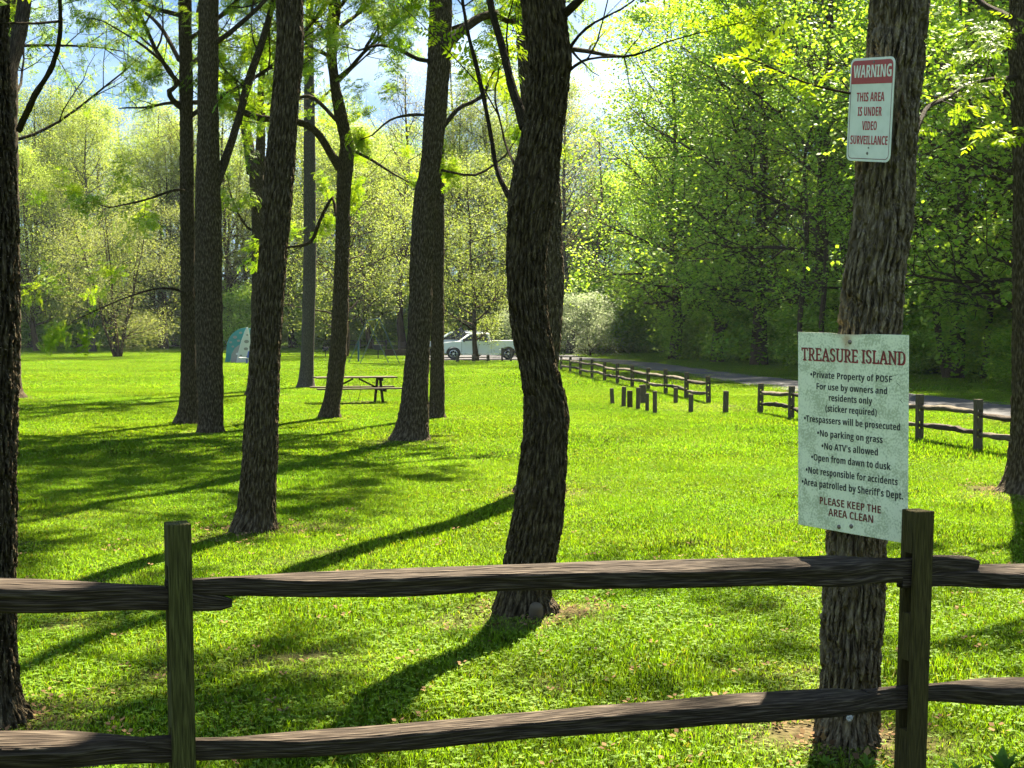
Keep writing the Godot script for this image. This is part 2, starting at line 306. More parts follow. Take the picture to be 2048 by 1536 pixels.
func tube(mb: MB, path: Array, segs: int, deep := 0.0, flare := 0.0, lumps := 0.0, cap := true) -> void:
	# a round limb through Vector4 rows (place, radius); deep: bark relief in metres; flare: root swelling at the foot
	var rows := path.size()
	var mean := 0.0
	for q in path:
		mean += q.w
	mean /= rows
	var k := maxf(1.0, roundf(TAU * mean / 0.8))
	var first := mb.v.size()
	var along := 0.0
	var ref := Vector3(1, 0, 0.13)
	var twist: float = path[0].x * 3.1
	for r in rows:
		var q: Vector4 = path[r]
		var o := Vector3(q.x, q.y, q.z)
		var before: Vector4 = path[maxi(r - 1, 0)]
		var after: Vector4 = path[mini(r + 1, rows - 1)]
		var t := Vector3(after.x - before.x, after.y - before.y, after.z - before.z).normalized()
		if r > 0:
			along += o.distance_to(Vector3(before.x, before.y, before.z))
		var x := (ref - t * ref.dot(t))
		x = x.normalized() if x.length() > 0.01 else t.cross(Vector3.FORWARD).normalized()
		ref = x
		var y := t.cross(x)
		var foot := exp(-along / 0.16) * flare
		for s in segs + 1:
			var a := TAU * (s % segs) / segs
			var dir := x * cos(a) + y * sin(a)
			var rad := q.w
			if lumps > 0.0:
				rad *= 1.0 + lumps * lump.get_noise_3d((o.x + dir.x * 0.2) * 6.0 + twist, o.y * 3.5, (o.z + dir.z * 0.2) * 6.0)
			if foot > 0.002:
				rad *= 1.0 + foot * (0.35 + 0.65 * pow(absf(sin(a * 2.5 + twist)), 1.5))
			if deep > 0.0:
				rad += deep * (bark_at(k * s / segs, along / 1.6) - 0.6)
			mb.v.append(o + dir * rad)
			mb.n.append(dir)
			mb.uv.append(Vector2(k * s / segs, along / 1.6))
			mb.c.append(mb.col)
	var w := segs + 1
	for r in rows - 1:
		for s in segs:
			var a := first + r * w + s
			mb.i.append_array([a, a + w, a + w + 1, a, a + w + 1, a + 1])
	if deep > 0.0 or lumps > 0.0:
		for r in rows:
			for s in segs:
				var here := first + r * w + s
				var du := mb.v[first + r * w + (s + 1) % segs] - mb.v[first + r * w + (s + segs - 1) % segs]
				var dv := mb.v[first + mini(r + 1, rows - 1) * w + s] - mb.v[first + maxi(r - 1, 0) * w + s]
				var nn := du.cross(dv).normalized()
				if nn.dot(mb.n[here]) < 0.0:
					nn = -nn
				mb.n[here] = nn
				if s == 0:
					mb.n[here + segs] = nn
	if cap:
		var q: Vector4 = path[rows - 1]
		var tip := mb.vert(Vector3(q.x, q.y, q.z), (Vector3(q.x, q.y, q.z) - Vector3(path[rows - 2].x, path[rows - 2].y, path[rows - 2].z)).normalized(), Vector2(0.5, along))
		for s in segs:
			mb.i.append_array([first + (rows - 1) * w + s, tip, first + (rows - 1) * w + s + 1])


func profile(mb: MB, poly: PackedVector2Array, half: float, bevel: float, x := Transform3D.IDENTITY, uvs := 1.0) -> void:
	# a flat outline (x, y) given thickness along z, its rims bevelled
	if Geometry2D.is_polygon_clockwise(poly):
		poly = poly.duplicate()
		poly.reverse()
	var n := poly.size()
	var inner := PackedVector2Array()
	for k in n:
		var a := (poly[k] - poly[(k + n - 1) % n]).normalized()
		var b := (poly[(k + 1) % n] - poly[k]).normalized()
		var m := (Vector2(-a.y, a.x) + Vector2(-b.y, b.x))
		m = m / maxf(0.5, m.length_squared() * 0.5)
		inner.append(poly[k] + m * bevel)
	var tris := Geometry2D.triangulate_polygon(inner)
	if tris.is_empty():
		print("an outline could not be filled")
	for s in [-1.0, 1.0]:
		for t in range(0, tris.size(), 3):
			var p := [inner[tris[t]], inner[tris[t + 1]], inner[tris[t + 2]]]
			var q := []
			for e in p:
				q.append(x * Vector3(e.x, e.y, s * half))
			var out: Vector3 = x.basis * Vector3(0, 0, s)
			if (q[2] - q[0]).cross(q[1] - q[0]).dot(out) < 0.0:
				q.reverse()
				p.reverse()
			mb.tri(q[0], q[1], q[2], p[0] * uvs, p[1] * uvs, p[2] * uvs)
	for k in n:
		var j := (k + 1) % n
		var z := half - bevel
		var ring := [[inner[k], half, inner[j], half], [poly[k], z, poly[j], z], [poly[k], -z, poly[j], -z], [inner[k], -half, inner[j], -half]]
		for r in 3:
			var a := x * Vector3(ring[r][0].x, ring[r][0].y, ring[r][1])
			var b := x * Vector3(ring[r][2].x, ring[r][2].y, ring[r][3])
			var c := x * Vector3(ring[r + 1][2].x, ring[r + 1][2].y, ring[r + 1][3])
			var d := x * Vector3(ring[r + 1][0].x, ring[r + 1][0].y, ring[r + 1][1])
			var e := (poly[j] - poly[k]).normalized()
			var out: Vector3 = x.basis * Vector3(e.y, -e.x, 0.8 * (1 - r))
			if (c - a).cross(b - a).dot(out) < 0.0:
				mb.quad(a, d, c, b, ring[r][0] * uvs, ring[r + 1][0] * uvs, ring[r + 1][2] * uvs, ring[r][2] * uvs)
			else:
				mb.quad(a, b, c, d, ring[r][0] * uvs, ring[r][2] * uvs, ring[r + 1][2] * uvs, ring[r + 1][0] * uvs)


func lathe(mb: MB, rows: Array, segs: int, x := Transform3D.IDENTITY) -> void:
	# turned about y: rows of [radius, height]
	for r in rows.size() - 1:
		for s in segs:
			var a := TAU * s / segs
			var b := TAU * (s + 1) / segs
			var p := x * Vector3(cos(a) * rows[r][0], rows[r][1], sin(a) * rows[r][0])
			var q := x * Vector3(cos(b) * rows[r][0], rows[r][1], sin(b) * rows[r][0])
			var t := x * Vector3(cos(b) * rows[r + 1][0], rows[r + 1][1], sin(b) * rows[r + 1][0])
			var u := x * Vector3(cos(a) * rows[r + 1][0], rows[r + 1][1], sin(a) * rows[r + 1][0])
			if p.distance_to(q) < 1e-5:
				mb.tri(p, t, u)
			elif t.distance_to(u) < 1e-5:
				mb.tri(p, q, t)
			else:
				mb.quad(p, q, t, u)


func rounded(w: float, h: float, r: float) -> PackedVector2Array:
	var out := PackedVector2Array()
	for c in [[1, 1, 0.0], [-1, 1, PI / 2], [-1, -1, PI], [1, -1, PI * 1.5]]:
		for k in 5:
			var a: float = c[2] + PI / 2 * k / 4
			out.append(Vector2(c[0] * (w / 2 - r) + cos(a) * r, c[1] * (h / 2 - r) + sin(a) * r))
	return out


# ---------------------------------------------------------------- materials

func noise_image(sd: int, freq: float, w: int, h: int, kind := FastNoiseLite.TYPE_SIMPLEX_SMOOTH, oct := 4) -> Image:
	var n := FastNoiseLite.new()
	n.seed = sd
	n.noise_type = kind
	n.frequency = freq
	n.fractal_octaves = oct
	if kind == FastNoiseLite.TYPE_CELLULAR:
		n.fractal_type = FastNoiseLite.FRACTAL_NONE
		n.cellular_return_type = FastNoiseLite.RETURN_DISTANCE2_SUB
		n.cellular_jitter = 0.95
		n.domain_warp_enabled = true
		n.domain_warp_amplitude = 13.0
		n.domain_warp_frequency = 0.045
		n.domain_warp_fractal_octaves = 2
	var im := n.get_seamless_image(w, h)
	im.convert(Image.FORMAT_L8)
	return im


func ramp(im: Image, a: Color, b: Color, c: Color) -> Image:
	# a grey picture coloured with three linear colours
	var out := Image.create(im.get_width(), im.get_height(), false, Image.FORMAT_RGB8)
	var table := []
	for k in 256:
		var t := k / 255.0
		table.append((a.lerp(b, t * 2.0) if t < 0.5 else b.lerp(c, t * 2.0 - 1.0)).linear_to_srgb())
	var d := im.get_data()
	var w := im.get_width()
	for k in d.size():
		out.set_pixel(k % w, k / w, table[d[k]])
	return out


func tex(im: Image) -> ImageTexture:
	return ImageTexture.create_from_image(im)


func mat(called: String, color: Color, rough := 0.8, metal := 0.0, spec := 0.5) -> StandardMaterial3D:
	var m := StandardMaterial3D.new()
	m.resource_name = called
	m.albedo_color = color.linear_to_srgb()
	m.roughness = rough
	m.metallic = metal
	m.metallic_specular = spec
	M[called] = m
	return m


func leaf_mat(called: String, tint: Color, through := Color(1, 1, 0.75), rough := 0.5) -> StandardMaterial3D:
	var m := mat(called, tint, rough, 0.0, 0.2)
	m.vertex_color_use_as_albedo = true
	m.cull_mode = BaseMaterial3D.CULL_DISABLED
	m.backlight_enabled = true
	m.backlight = through
	return m


func make_materials() -> void:
	# bark: long interlaced ridges
	var cells := noise_image(21, 0.052, BARK_N, 150, FastNoiseLite.TYPE_CELLULAR)
	cells.resize(BARK_N, BARK_N, Image.INTERPOLATE_CUBIC)
	var chips := noise_image(23, 0.085, BARK_N, 260, FastNoiseLite.TYPE_CELLULAR)
	chips.resize(BARK_N, BARK_N, Image.INTERPOLATE_CUBIC)
	var kd := chips.get_data()
	var grit := noise_image(22, 0.09, BARK_N, BARK_N, FastNoiseLite.TYPE_SIMPLEX_SMOOTH, 3)
	var swell := noise_image(24, 0.012, BARK_N, BARK_N)
	var cd := cells.get_data()
	var gd := grit.get_data()
	var sd := swell.get_data()
	var low := 255
	var high := 0
	for k in cd.size():
		low = mini(low, cd[k])
		high = maxi(high, cd[k])
	BARK.resize(cd.size())
	var bytes := PackedByteArray()
	bytes.resize(cd.size())
	for k in cd.size():
		var ridge := smoothstep(0.03, 0.3, float(cd[k] - low) / (high - low))
		var chip := smoothstep(0.0, 0.35, kd[k] / 255.0)
		var h := clampf(0.62 * ridge + 0.2 * chip * ridge + 0.55 * (gd[k] / 255.0 - 0.4) + 0.16 * (sd[k] / 255.0 - 0.5), 0.0, 1.0)
		BARK[k] = h
		bytes[k] = int(h * 255.0)
	var bark_relief := tex(Image.create_from_data(BARK_N, BARK_N, false, Image.FORMAT_L8, bytes))
	var tone := noise_image(31, 0.09, 512, 150, FastNoiseLite.TYPE_SIMPLEX_SMOOTH, 5)
	tone.resize(512, 512, Image.INTERPOLATE_CUBIC)
	var bark_tone := tex(ramp(tone, Color(0.013, 0.009, 0.0045), Color(0.047, 0.035, 0.018), Color(0.16, 0.128, 0.075)))
	var light_tone := tex(ramp(tone, Color(0.035, 0.025, 0.013), Color(0.115, 0.088, 0.05), Color(0.27, 0.22, 0.135)))
	for b in [["bark", Color.WHITE, 3.0], ["light_bark", Color.WHITE, 3.0], ["pale_bark", Color(2.1, 2.0, 1.9), 1.0], ["far_bark", Color(1.0, 0.95, 0.9), 1.5]]:
		var m := mat(b[0], Color.WHITE, 0.95, 0.0, 0.2)
		m.albedo_color = Color(minf(b[1].r, 1.0), minf(b[1].g, 1.0), minf(b[1].b, 1.0))
		m.albedo_texture = light_tone if b[0] == "light_bark" else bark_tone if b[0] != "pale_bark" else tex(ramp(tone, Color(0.03, 0.025, 0.018), Color(0.055, 0.048, 0.037), Color(0.12, 0.108, 0.088)))
		m.vertex_color_use_as_albedo = true
		m.heightmap_enabled = true
		m.heightmap_texture = bark_relief
		m.heightmap_scale = b[2]
	# weathered wood: grain along v
	var g := noise_image(41, 0.16, 256, 64, FastNoiseLite.TYPE_SIMPLEX_SMOOTH, 4)
	g.resize(256, 1024, Image.INTERPOLATE_CUBIC)
	var grain := tex(g)
	for wd in [["rail_wood", Color(0.01, 0.0068, 0.004), Color(0.03, 0.021, 0.013), Color(0.11, 0.087, 0.06)], ["post_wood", Color(0.016, 0.013, 0.004), Color(0.055, 0.047, 0.015), Color(0.11, 0.095, 0.036)], ["grey_wood", Color(0.03, 0.024, 0.014), Color(0.075, 0.06, 0.038), Color(0.16, 0.135, 0.09)]]:
		var m := mat(wd[0], Color.WHITE, 0.9, 0.0, 0.25)
		m.albedo_texture = tex(ramp(g, wd[1], wd[2], wd[3]))
		m.vertex_color_use_as_albedo = true
		m.heightmap_enabled = true
		m.heightmap_texture = grain
		m.heightmap_scale = 0.8
	# earth and asphalt
	var e := mat("earth", Color.WHITE, 1.0, 0.0, 0.1)
	e.albedo_texture = tex(ramp(noise_image(51, 0.04, 512, 512, FastNoiseLite.TYPE_SIMPLEX_SMOOTH, 6), Color(0.3, 0.3, 0.3), Color(0.7, 0.7, 0.7), Color(1, 1, 1)))
	e.vertex_color_use_as_albedo = true
	e.uv1_scale = Vector3(0.5, 0.5, 0.5)
	e.heightmap_enabled = true
	e.heightmap_texture = tex(noise_image(52, 0.09, 512, 512))
	e.heightmap_scale = 1.6
	var a := mat("asphalt", Color.WHITE, 0.9, 0.0, 0.3)
	a.albedo_texture = tex(ramp(noise_image(55, 0.07, 512, 512, FastNoiseLite.TYPE_SIMPLEX_SMOOTH, 6), Color(0.022, 0.022, 0.025), Color(0.042, 0.042, 0.045), Color(0.08, 0.079, 0.078)))
	a.uv1_scale = Vector3(0.6, 0.6, 0.6)
	leaf_mat("grass", Color(1, 1, 1), Color(1, 1, 0.4), 0.6)
	leaf_mat("walnut_leaf", Color(1, 1, 1), Color(1, 1, 0.7), 0.45)
	leaf_mat("wood_leaf", Color(1, 1, 1), Color(1, 1, 0.7), 0.5)
	leaf_mat("wood_leaf_yellow", Color(1.0, 1.0, 1.0), Color(1, 1, 0.75), 0.5)
	leaf_mat("olive_leaf", Color(1, 1, 1), Color(1, 1, 1), 0.5)
	mat("sign_black", Color(0.012, 0.012, 0.014), 0.5)
	mat("sign_red", Color(0.3, 0.018, 0.015), 0.45)
	mat("sign_dark_red", Color(0.12, 0.012, 0.01), 0.45)
	mat("sign_white", Color(0.6, 0.63, 0.52), 0.45)
	mat("steel", Color(0.16, 0.13, 0.11), 0.5, 0.8)
	mat("truck_paint", Color(0.74, 0.76, 0.76), 0.25).clearcoat_enabled = true
	mat("suv_paint", Color(0.3, 0.36, 0.4), 0.25, 0.3).clearcoat_enabled = true
	mat("car_paint", Color(0.6, 0.6, 0.6), 0.25).clearcoat_enabled = true
	mat("tinted_glass", Color(0.012, 0.014, 0.016), 0.05, 0.0, 0.6)
	mat("tyre", Color(0.02, 0.02, 0.02), 0.85)
	mat("chrome", Color(0.6, 0.6, 0.62), 0.22, 0.9)
	mat("black_plastic", Color(0.018, 0.018, 0.018), 0.6)
	mat("head_lamp", Color(0.6, 0.62, 0.62), 0.15)
	mat("tail_lamp", Color(0.3, 0.01, 0.01), 0.2)
	mat("teal_plastic", Color(0.006, 0.16, 0.15), 0.4)
	mat("cream_plastic", Color(0.52, 0.51, 0.45), 0.45)
	mat("grey_plastic", Color(0.2, 0.19, 0.16), 0.5)
	mat("blue_plastic", Color(0.02, 0.06, 0.3), 0.4)
	mat("green_steel", Color(0.07, 0.12, 0.085), 0.5, 0.2)
	mat("blue_steel", Color(0.015, 0.07, 0.085), 0.5, 0.2)
	mat("black_iron", Color(0.012, 0.012, 0.012), 0.7, 0.4)
	mat("cut_wood", Color(0.075, 0.055, 0.03), 0.9)
	mat("dandelion_yellow", Color(0.75, 0.5, 0.01), 0.7)
	var dead := mat("dead_leaf", Color(1, 1, 1), 0.9, 0.0, 0.1)
	dead.vertex_color_use_as_albedo = true
	dead.cull_mode = BaseMaterial3D.CULL_DISABLED
	mat("seed_white", Color(0.65, 0.65, 0.62), 0.9)
	mat("clear_glass", Color(0.5, 0.55, 0.55), 0.05)


# ---------------------------------------------------------------- ground

func gy(x: float, z: float) -> float:
	var d := -z
	var r := 0.0
	if d > 200.0:
		r = 9e-5 * 140.0 * 140.0 + 0.0252 * (d - 200.0)
	elif d > 60.0:
		r = 9e-5 * (d - 60.0) * (d - 60.0)
	r += 0.1 * exp(-(pow(x + 2.2, 2.0) + pow(z + 3.4, 2.0)) / 1.6)
	return r + 0.03 * lump.get_noise_2d(x, z)


const LANE_NEAR := [[13.4, -12.0], [12.6, -20.0], [11.33, -29.4], [10.82, -34.8], [9.61, -44.1], [8.26, -63.3], [6.15, -90.8], [3.81, -101.1], [2.2, -106.0]]
const LANE_WIDE := 3.4


func lane_edge(z: float) -> float:
	for k in LANE_NEAR.size() - 1:
		var a: Array = LANE_NEAR[k]
		var b: Array = LANE_NEAR[k + 1]
		if z <= a[1] and z >= b[1]:
			return lerpf(a[0], b[0], (z - a[1]) / (b[1] - a[1]))
	return 14.0 if z > -12.0 else -60.0


func on_lane(x: float, z: float, more := 0.0) -> bool:
	if x > -8.0 - more and x < 5.5 + more and z < -94.6 + more and z > -113.0:
		return true
	if z < -104.0:
		return false
	var e := lane_edge(z)
	return x > e - more and x < e + LANE_WIDE + more


func bare(x: float, z: float) -> float:
	# 0 turf .. 1 bare earth: round the trunk feet, under the table, along the lane, and in worn patches
	var b := 0.0
	for t in trunk_spots:
		var d := Vector2(x - t.x, z - t.z).length()
		b = maxf(b, clampf(1.3 - d / (t.r * 2.3 + 0.18), 0.0, 1.0))
	var q := Vector2((x + 4.5) / 2.0, (z + 36.8) / 1.1).length()
	b = maxf(b, clampf(1.6 - q * 1.3, 0.0, 0.8))
	if z < -14.0 and z > -101.0:
		var e := lane_edge(z)
		b = maxf(b, clampf(1.0 - absf(x - e) / 0.7, 0.0, 1.0) * 0.8)
	q = Vector2((x - 5.2) / 1.3, (z + 35.0) / 2.6).length()
	b = maxf(b, clampf(1.3 - q, 0.0, 0.55))
	var n := patchy.get_noise_2d(x * 1.3 + 40.0, z * 1.3)
	if z > -14.0:
		b = maxf(b, clampf((n - 0.26) * 3.0, 0.0, 0.55))
	return clampf(b + (b * 0.5) * fine.get_noise_2d(x * 2.0, z * 2.0), 0.0, 1.0)


func build_ground() -> void:
	for key in TRUNKS:
		var p: Array = TRUNKS[key].path[0]
		trunk_spots.append({"x": p[0], "z": p[2], "r": p[3] * 0.8})
	var xs := []
	var zs := []
	var v := -420.0
	while v < 420.0:
		xs.append(v)
		v += 0.22 if absf(v) < 4.5 else (0.8 if absf(v) < 16.0 else (4.0 if absf(v) < 90.0 else 40.0))
	v = 14.0
	while v > -560.0:
		zs.append(v)
		v -= 1.5 if v > -3.0 else (0.2 if v > -13.0 else (0.7 if v > -50.0 else (4.0 if v > -160.0 else 30.0)))
	var mb := MB.new()
	var turf := Color(0.05, 0.085, 0.006)
	var soil := Color(0.11, 0.08, 0.045)
	for z in zs:
		for x in xs:
			mb.col = turf.lerp(soil, bare(x, z) if z > -125.0 and absf(x) < 40.0 else 0.0)
			mb.vert(Vector3(x, gy(x, z), z), Vector3.UP, Vector2(x, z))
	for r in zs.size() - 1:
		for s in xs.size() - 1:
			var a: int = r * xs.size() + s
			mb.i.append_array([a, a + xs.size(), a + xs.size() + 1, a, a + xs.size() + 1, a + 1])
	var o := part("ground", mb.mesh(), M.earth, self)
	o.set_meta("kind", "structure")


func build_lane() -> void:
	var mb := MB.new()
	var rows := smooth_path(LANE_NEAR.map(func(p): return [p[0], 0.0, p[1], 0.0]), 0.9)
	var last := -1
	for k in rows.size():
		var here := Vector3(rows[k].x, 0, rows[k].z)
		var a: Vector4 = rows[maxi(k - 1, 0)]
		var b: Vector4 = rows[mini(k + 1, rows.size() - 1)]
		var t := Vector3(b.x - a.x, 0, b.z - a.z).normalized()
		var side := Vector3(-t.z, 0, t.x)
		var first := mb.v.size()
		for s in 7:
			var w := LANE_WIDE * s / 6.0
			if s == 0 or s == 6:
				w += 0.16 * fine.get_noise_2d(here.z * 0.8, s * 9.0)
			var p := here + side * w
			p.y = gy(p.x, p.z) + 0.012 + 0.03 * sin(PI * s / 6.0)
			mb.vert(p, Vector3.UP, Vector2(p.x, p.z))
		if last >= 0:
			for s in 6:
				mb.i.append_array([last + s, first + s, first + s + 1, last + s, first + s + 1, last + s + 1])
		last = first
	part("road", mb.mesh(), M.asphalt, self).set_meta("kind", "structure")
	# the parking apron where the lane ends
	var ap := MB.new()
	for iz in 9:
		for ix in 14:
			var x := -8.0 + ix * 1.04
			var z := -94.6 - iz * 2.3
			ap.vert(Vector3(x, gy(x, z) + 0.035, z), Vector3.UP, Vector2(x, z))
	for iz in 8:
		for ix in 13:
			var a := iz * 14 + ix
			ap.i.append_array([a, a + 14, a + 15, a, a + 15, a + 1])
	part("pavement", ap.mesh(), M.asphalt, self).set_meta("kind", "structure")


# ---------------------------------------------------------------- lawn

func tuft(sd: int, radius: float, blades: int, high: float, wide: float, clover: int) -> ArrayMesh:
	# a disc of turf: bent blades thinning towards the rim, clover and ground-ivy leaves between them
	var r := RandomNumberGenerator.new()
	r.seed = sd
	var mb := MB.new()
	for k in blades:
		var d := radius * sqrt(r.randf()) * (1.0 if r.randf() < 0.75 else 0.7)
		var a := r.randf() * TAU
		var p := Vector3(cos(a) * d, -0.01, sin(a) * d)
		var lean := Vector3(r.randfn(0, 0.4), 1.0, r.randfn(0, 0.4)).normalized()
		var h := high * r.randf_range(0.55, 1.25)
		var side := Vector3(cos(a * 7.0 + k), 0, sin(a * 7.0 + k)) * wide * r.randf_range(0.6, 1.2) * 0.5
		var bend := Vector3(lean.x, -0.25, lean.z) * h * r.randf_range(0.2, 0.6)
		var m := p + lean * h * 0.55
		var t := p + lean * h + bend
		var g := r.randf()
		var col := Color(0.105, 0.24, 0.012).lerp(Color(0.27, 0.43, 0.03), g)
		if r.randf() < 0.05:
			col = Color(0.34, 0.3, 0.12)
		col = col * r.randf_range(0.8, 1.15)
		var n1 := (m - p).cross(side).normalized()
		var n2 := (t - m).cross(side).normalized()
		if n1.y < 0.0:
			n1 = -n1
			n2 = -n2
		var f := mb.v.size()
		mb.v.append_array([p - side, p + side, m + side * 0.8, m - side * 0.8, t])
		mb.n.append_array([n1, n1, n2, n2, n2])
		mb.uv.append_array([Vector2.ZERO, Vector2.ZERO, Vector2.ZERO, Vector2.ZERO, Vector2.ZERO])
		mb.c.append_array([col, col, col, col, col])
		mb.i.append_array([f, f + 1, f + 2, f, f + 2, f + 3, f + 3, f + 2, f + 4])
	for k in clover:
		var d := radius * sqrt(r.randf())
		var a := r.randf() * TAU
		var p := Vector3(cos(a) * d, r.randf_range(0.008, high * 0.7), sin(a) * d)
		var col := Color(0.1, 0.2, 0.015).lerp(Color(0.19, 0.3, 0.035), r.randf())
		var turn := r.randf() * TAU
		var s := r.randf_range(0.005, 0.01) * maxf(1.0, wide / 0.007)
		for j in 3:
			var dir := Vector3(cos(turn + j * TAU / 3), r.randf_range(-0.1, 0.35), sin(turn + j * TAU / 3)) * s * 1.7
			mb.leaf(p, dir, Vector3(-dir.z, r.randf_range(-0.3, 0.3) * s, dir.x) * 0.5, col)
	return mb.mesh()


func build_lawn() -> void:
	var lawn := Node3D.new()
	lawn.name = "lawn_grass"
	add_child(lawn)
	lawn.set_meta("kind", "stuff")
	lawn.set_meta("label", "mown green grass with clover across the park lawn")
	lawn.set_meta("category", "grass")
	# [from, to, spacing, disc radius, blades, height, width, clover, left margin]
	var bands := [[3.6, 9.5, 0.21, 0.24, 620, 0.046, 0.0042, 16], [9.5, 20.0, 0.42, 0.46, 2000, 0.04, 0.005, 10], [20.0, 48.0, 0.9, 1.0, 3200, 0.04, 0.011, 0], [48.0, 150.0, 2.1, 2.5, 4200, 0.05, 0.028, 0]]
	var r := RandomNumberGenerator.new()
	r.seed = 77
	for k in bands.size():
		var b: Array = bands[k]
		var kinds := 4
		var lists := []
		var tints := []
		for j in kinds:
			lists.append([])
			tints.append([])
		var z: float = -b[0]
		while z > -b[1]:
			var d := -z
			var x0 := -0.42 * d - 1.2
			var x1 := 0.42 * d + 1.2
			var x := x0
			while x < x1:
				var px: float = x + r.randf_range(-0.5, 0.5) * b[2]
				var pz: float = z + r.randf_range(-0.5, 0.5) * b[2]
				x += b[2]
				if on_lane(px, pz, -0.1 if k < 3 else 0.4) or (pz < -51.0 and px > 24.0 + (pz + 51.0) * 0.16):
					continue
				var soil := bare(px, pz)
				if r.randf() < soil * 0.95:
					continue
				var grow := 1.0 + 0.35 * patchy.get_noise_2d(px * 0.9, pz * 0.9)
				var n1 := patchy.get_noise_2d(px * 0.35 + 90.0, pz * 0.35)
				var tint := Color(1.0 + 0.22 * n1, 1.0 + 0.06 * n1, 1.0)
				if r.randf() < 0.06:
					grow *= 1.7
				tint = tint * (1.0 + 0.16 * r.randf_range(-1, 1))
				if soil > 0.2:
					tint = tint.lerp(Color(1.6, 1.15, 2.2), soil * 0.5)
					grow *= 0.75
				# taller grass that the mower leaves along the fences
				if z < -16.0 and z > -75.0 and absf(px - fence_x(pz)) < 0.45:
					grow *= 2.0
				tint.a = 1.0
				var j := r.randi() % kinds
				var sc := r.randf_range(0.9, 1.2)
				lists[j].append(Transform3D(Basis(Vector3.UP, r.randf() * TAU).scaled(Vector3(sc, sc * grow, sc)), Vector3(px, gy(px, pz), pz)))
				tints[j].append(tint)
			z -= b[2]
		for j in kinds:
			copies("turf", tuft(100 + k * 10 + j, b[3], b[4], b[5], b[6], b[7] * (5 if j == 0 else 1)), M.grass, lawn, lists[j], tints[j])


func fence_x(z: float) -> float:
	var posts: Array = FENCE_A if z < -34.5 else FENCE_B
	for k in posts.size() - 1:
		var a: Array = posts[k]
		var b: Array = posts[k + 1]
		if (z - a[1]) * (z - b[1]) <= 0.0:
			return lerpf(a[0], b[0], (z - a[1]) / (b[1] - a[1]))
	return 1e6


# ---------------------------------------------------------------- trees

func rand_dir(r: RandomNumberGenerator) -> Vector3:
	return Vector3(r.randfn(0, 1), r.randfn(0, 1), r.randfn(0, 1)).normalized()


func compound_leaf(mb: MB, r: RandomNumberGenerator, at: Vector3, dir: Vector3, long: float, col: Color) -> void:
	# a walnut leaf: paired leaflets along a drooping stalk
	var side := dir.cross(Vector3.UP)
	side = side.normalized() if side.length() > 0.05 else Vector3.RIGHT
	side = side.rotated(dir, r.randf_range(-0.6, 0.6))
	var p := at
	var d := dir
	var pairs := 6
	for k in pairs:
		p += d * long / pairs
		d = (d + Vector3(0, -0.1, 0)).normalized()
		var l := long * 0.3 * (0.75 + 0.5 * sin(PI * (k + 1.0) / (pairs + 1)))
		for s in [-1.0, 1.0]:
			var a: Vector3 = (side * s + d * 0.5 + Vector3(0, r.randf_range(-0.45, 0.05), 0)).normalized() * l
			mb.leaf(p, a, a.cross(Vector3.UP.lerp(rand_dir(r), 0.3)).normalized() * l * 0.19, col * r.randf_range(0.85, 1.15))
	mb.leaf(p, d * long * 0.28, d.cross(Vector3.UP + side * 0.3).normalized() * long * 0.055, col)


func sprig(sd: int, leaves: int, long: float) -> ArrayMesh:
	# the leafy end of a walnut twig
	var r := RandomNumberGenerator.new()
	r.seed = sd
	var mb := MB.new()
	for k in leaves:
		var a := TAU * k / leaves + r.randf_range(-0.4, 0.4)
		var dir := Vector3(cos(a), r.randf_range(0.0, 0.7), sin(a)).normalized()
		var col := Color(0.13, 0.24, 0.01).lerp(Color(0.27, 0.38, 0.03), r.randf())
		compound_leaf(mb, r, Vector3(0, r.randf_range(-0.08, 0.02), 0), dir, long * r.randf_range(0.6, 1.1), col)
	return mb.mesh()


func grow(mb: MB, tips: Array, r: RandomNumberGenerator, p: Vector3, dir: Vector3, long: float, rad: float, level: int, last: int, kids: int, lift: float) -> void:
	# a branch with its own branches; tips gathers the places of leaves
	var steps := 6 if level < last else 4
	var rows := [Vector4(p.x, p.y, p.z, rad)]
	var d := dir
	for k in steps:
		d = (d + rand_dir(r) * (0.17 + 0.06 * level) + Vector3(0, lift * (0.12 if level < 2 else 0.03), 0)).normalized()
		p += d * long / steps
		var here := lerpf(rad, rad * 0.35, float(k + 1) / steps)
		rows.append(Vector4(p.x, p.y, p.z, here))
		if level < last and k >= 1:
			var n := kids if k > 1 else kids - 1
			for j in n:
				if r.randf() < 0.38:
					continue
				var out := d.cross(rand_dir(r)).normalized()
				grow(mb, tips, r, p, (d * r.randf_range(0.5, 1.0) + out * r.randf_range(0.6, 1.0)).normalized(), long * r.randf_range(0.34, 0.58), here * 0.55, level + 1, last, kids, lift)
		if level == last:
			tips.append([p, d])
	tube(mb, rows, [7, 5, 4, 3][mini(level, 3)], 0.0, 0.0, 0.0, false)


var SPRIGS := []


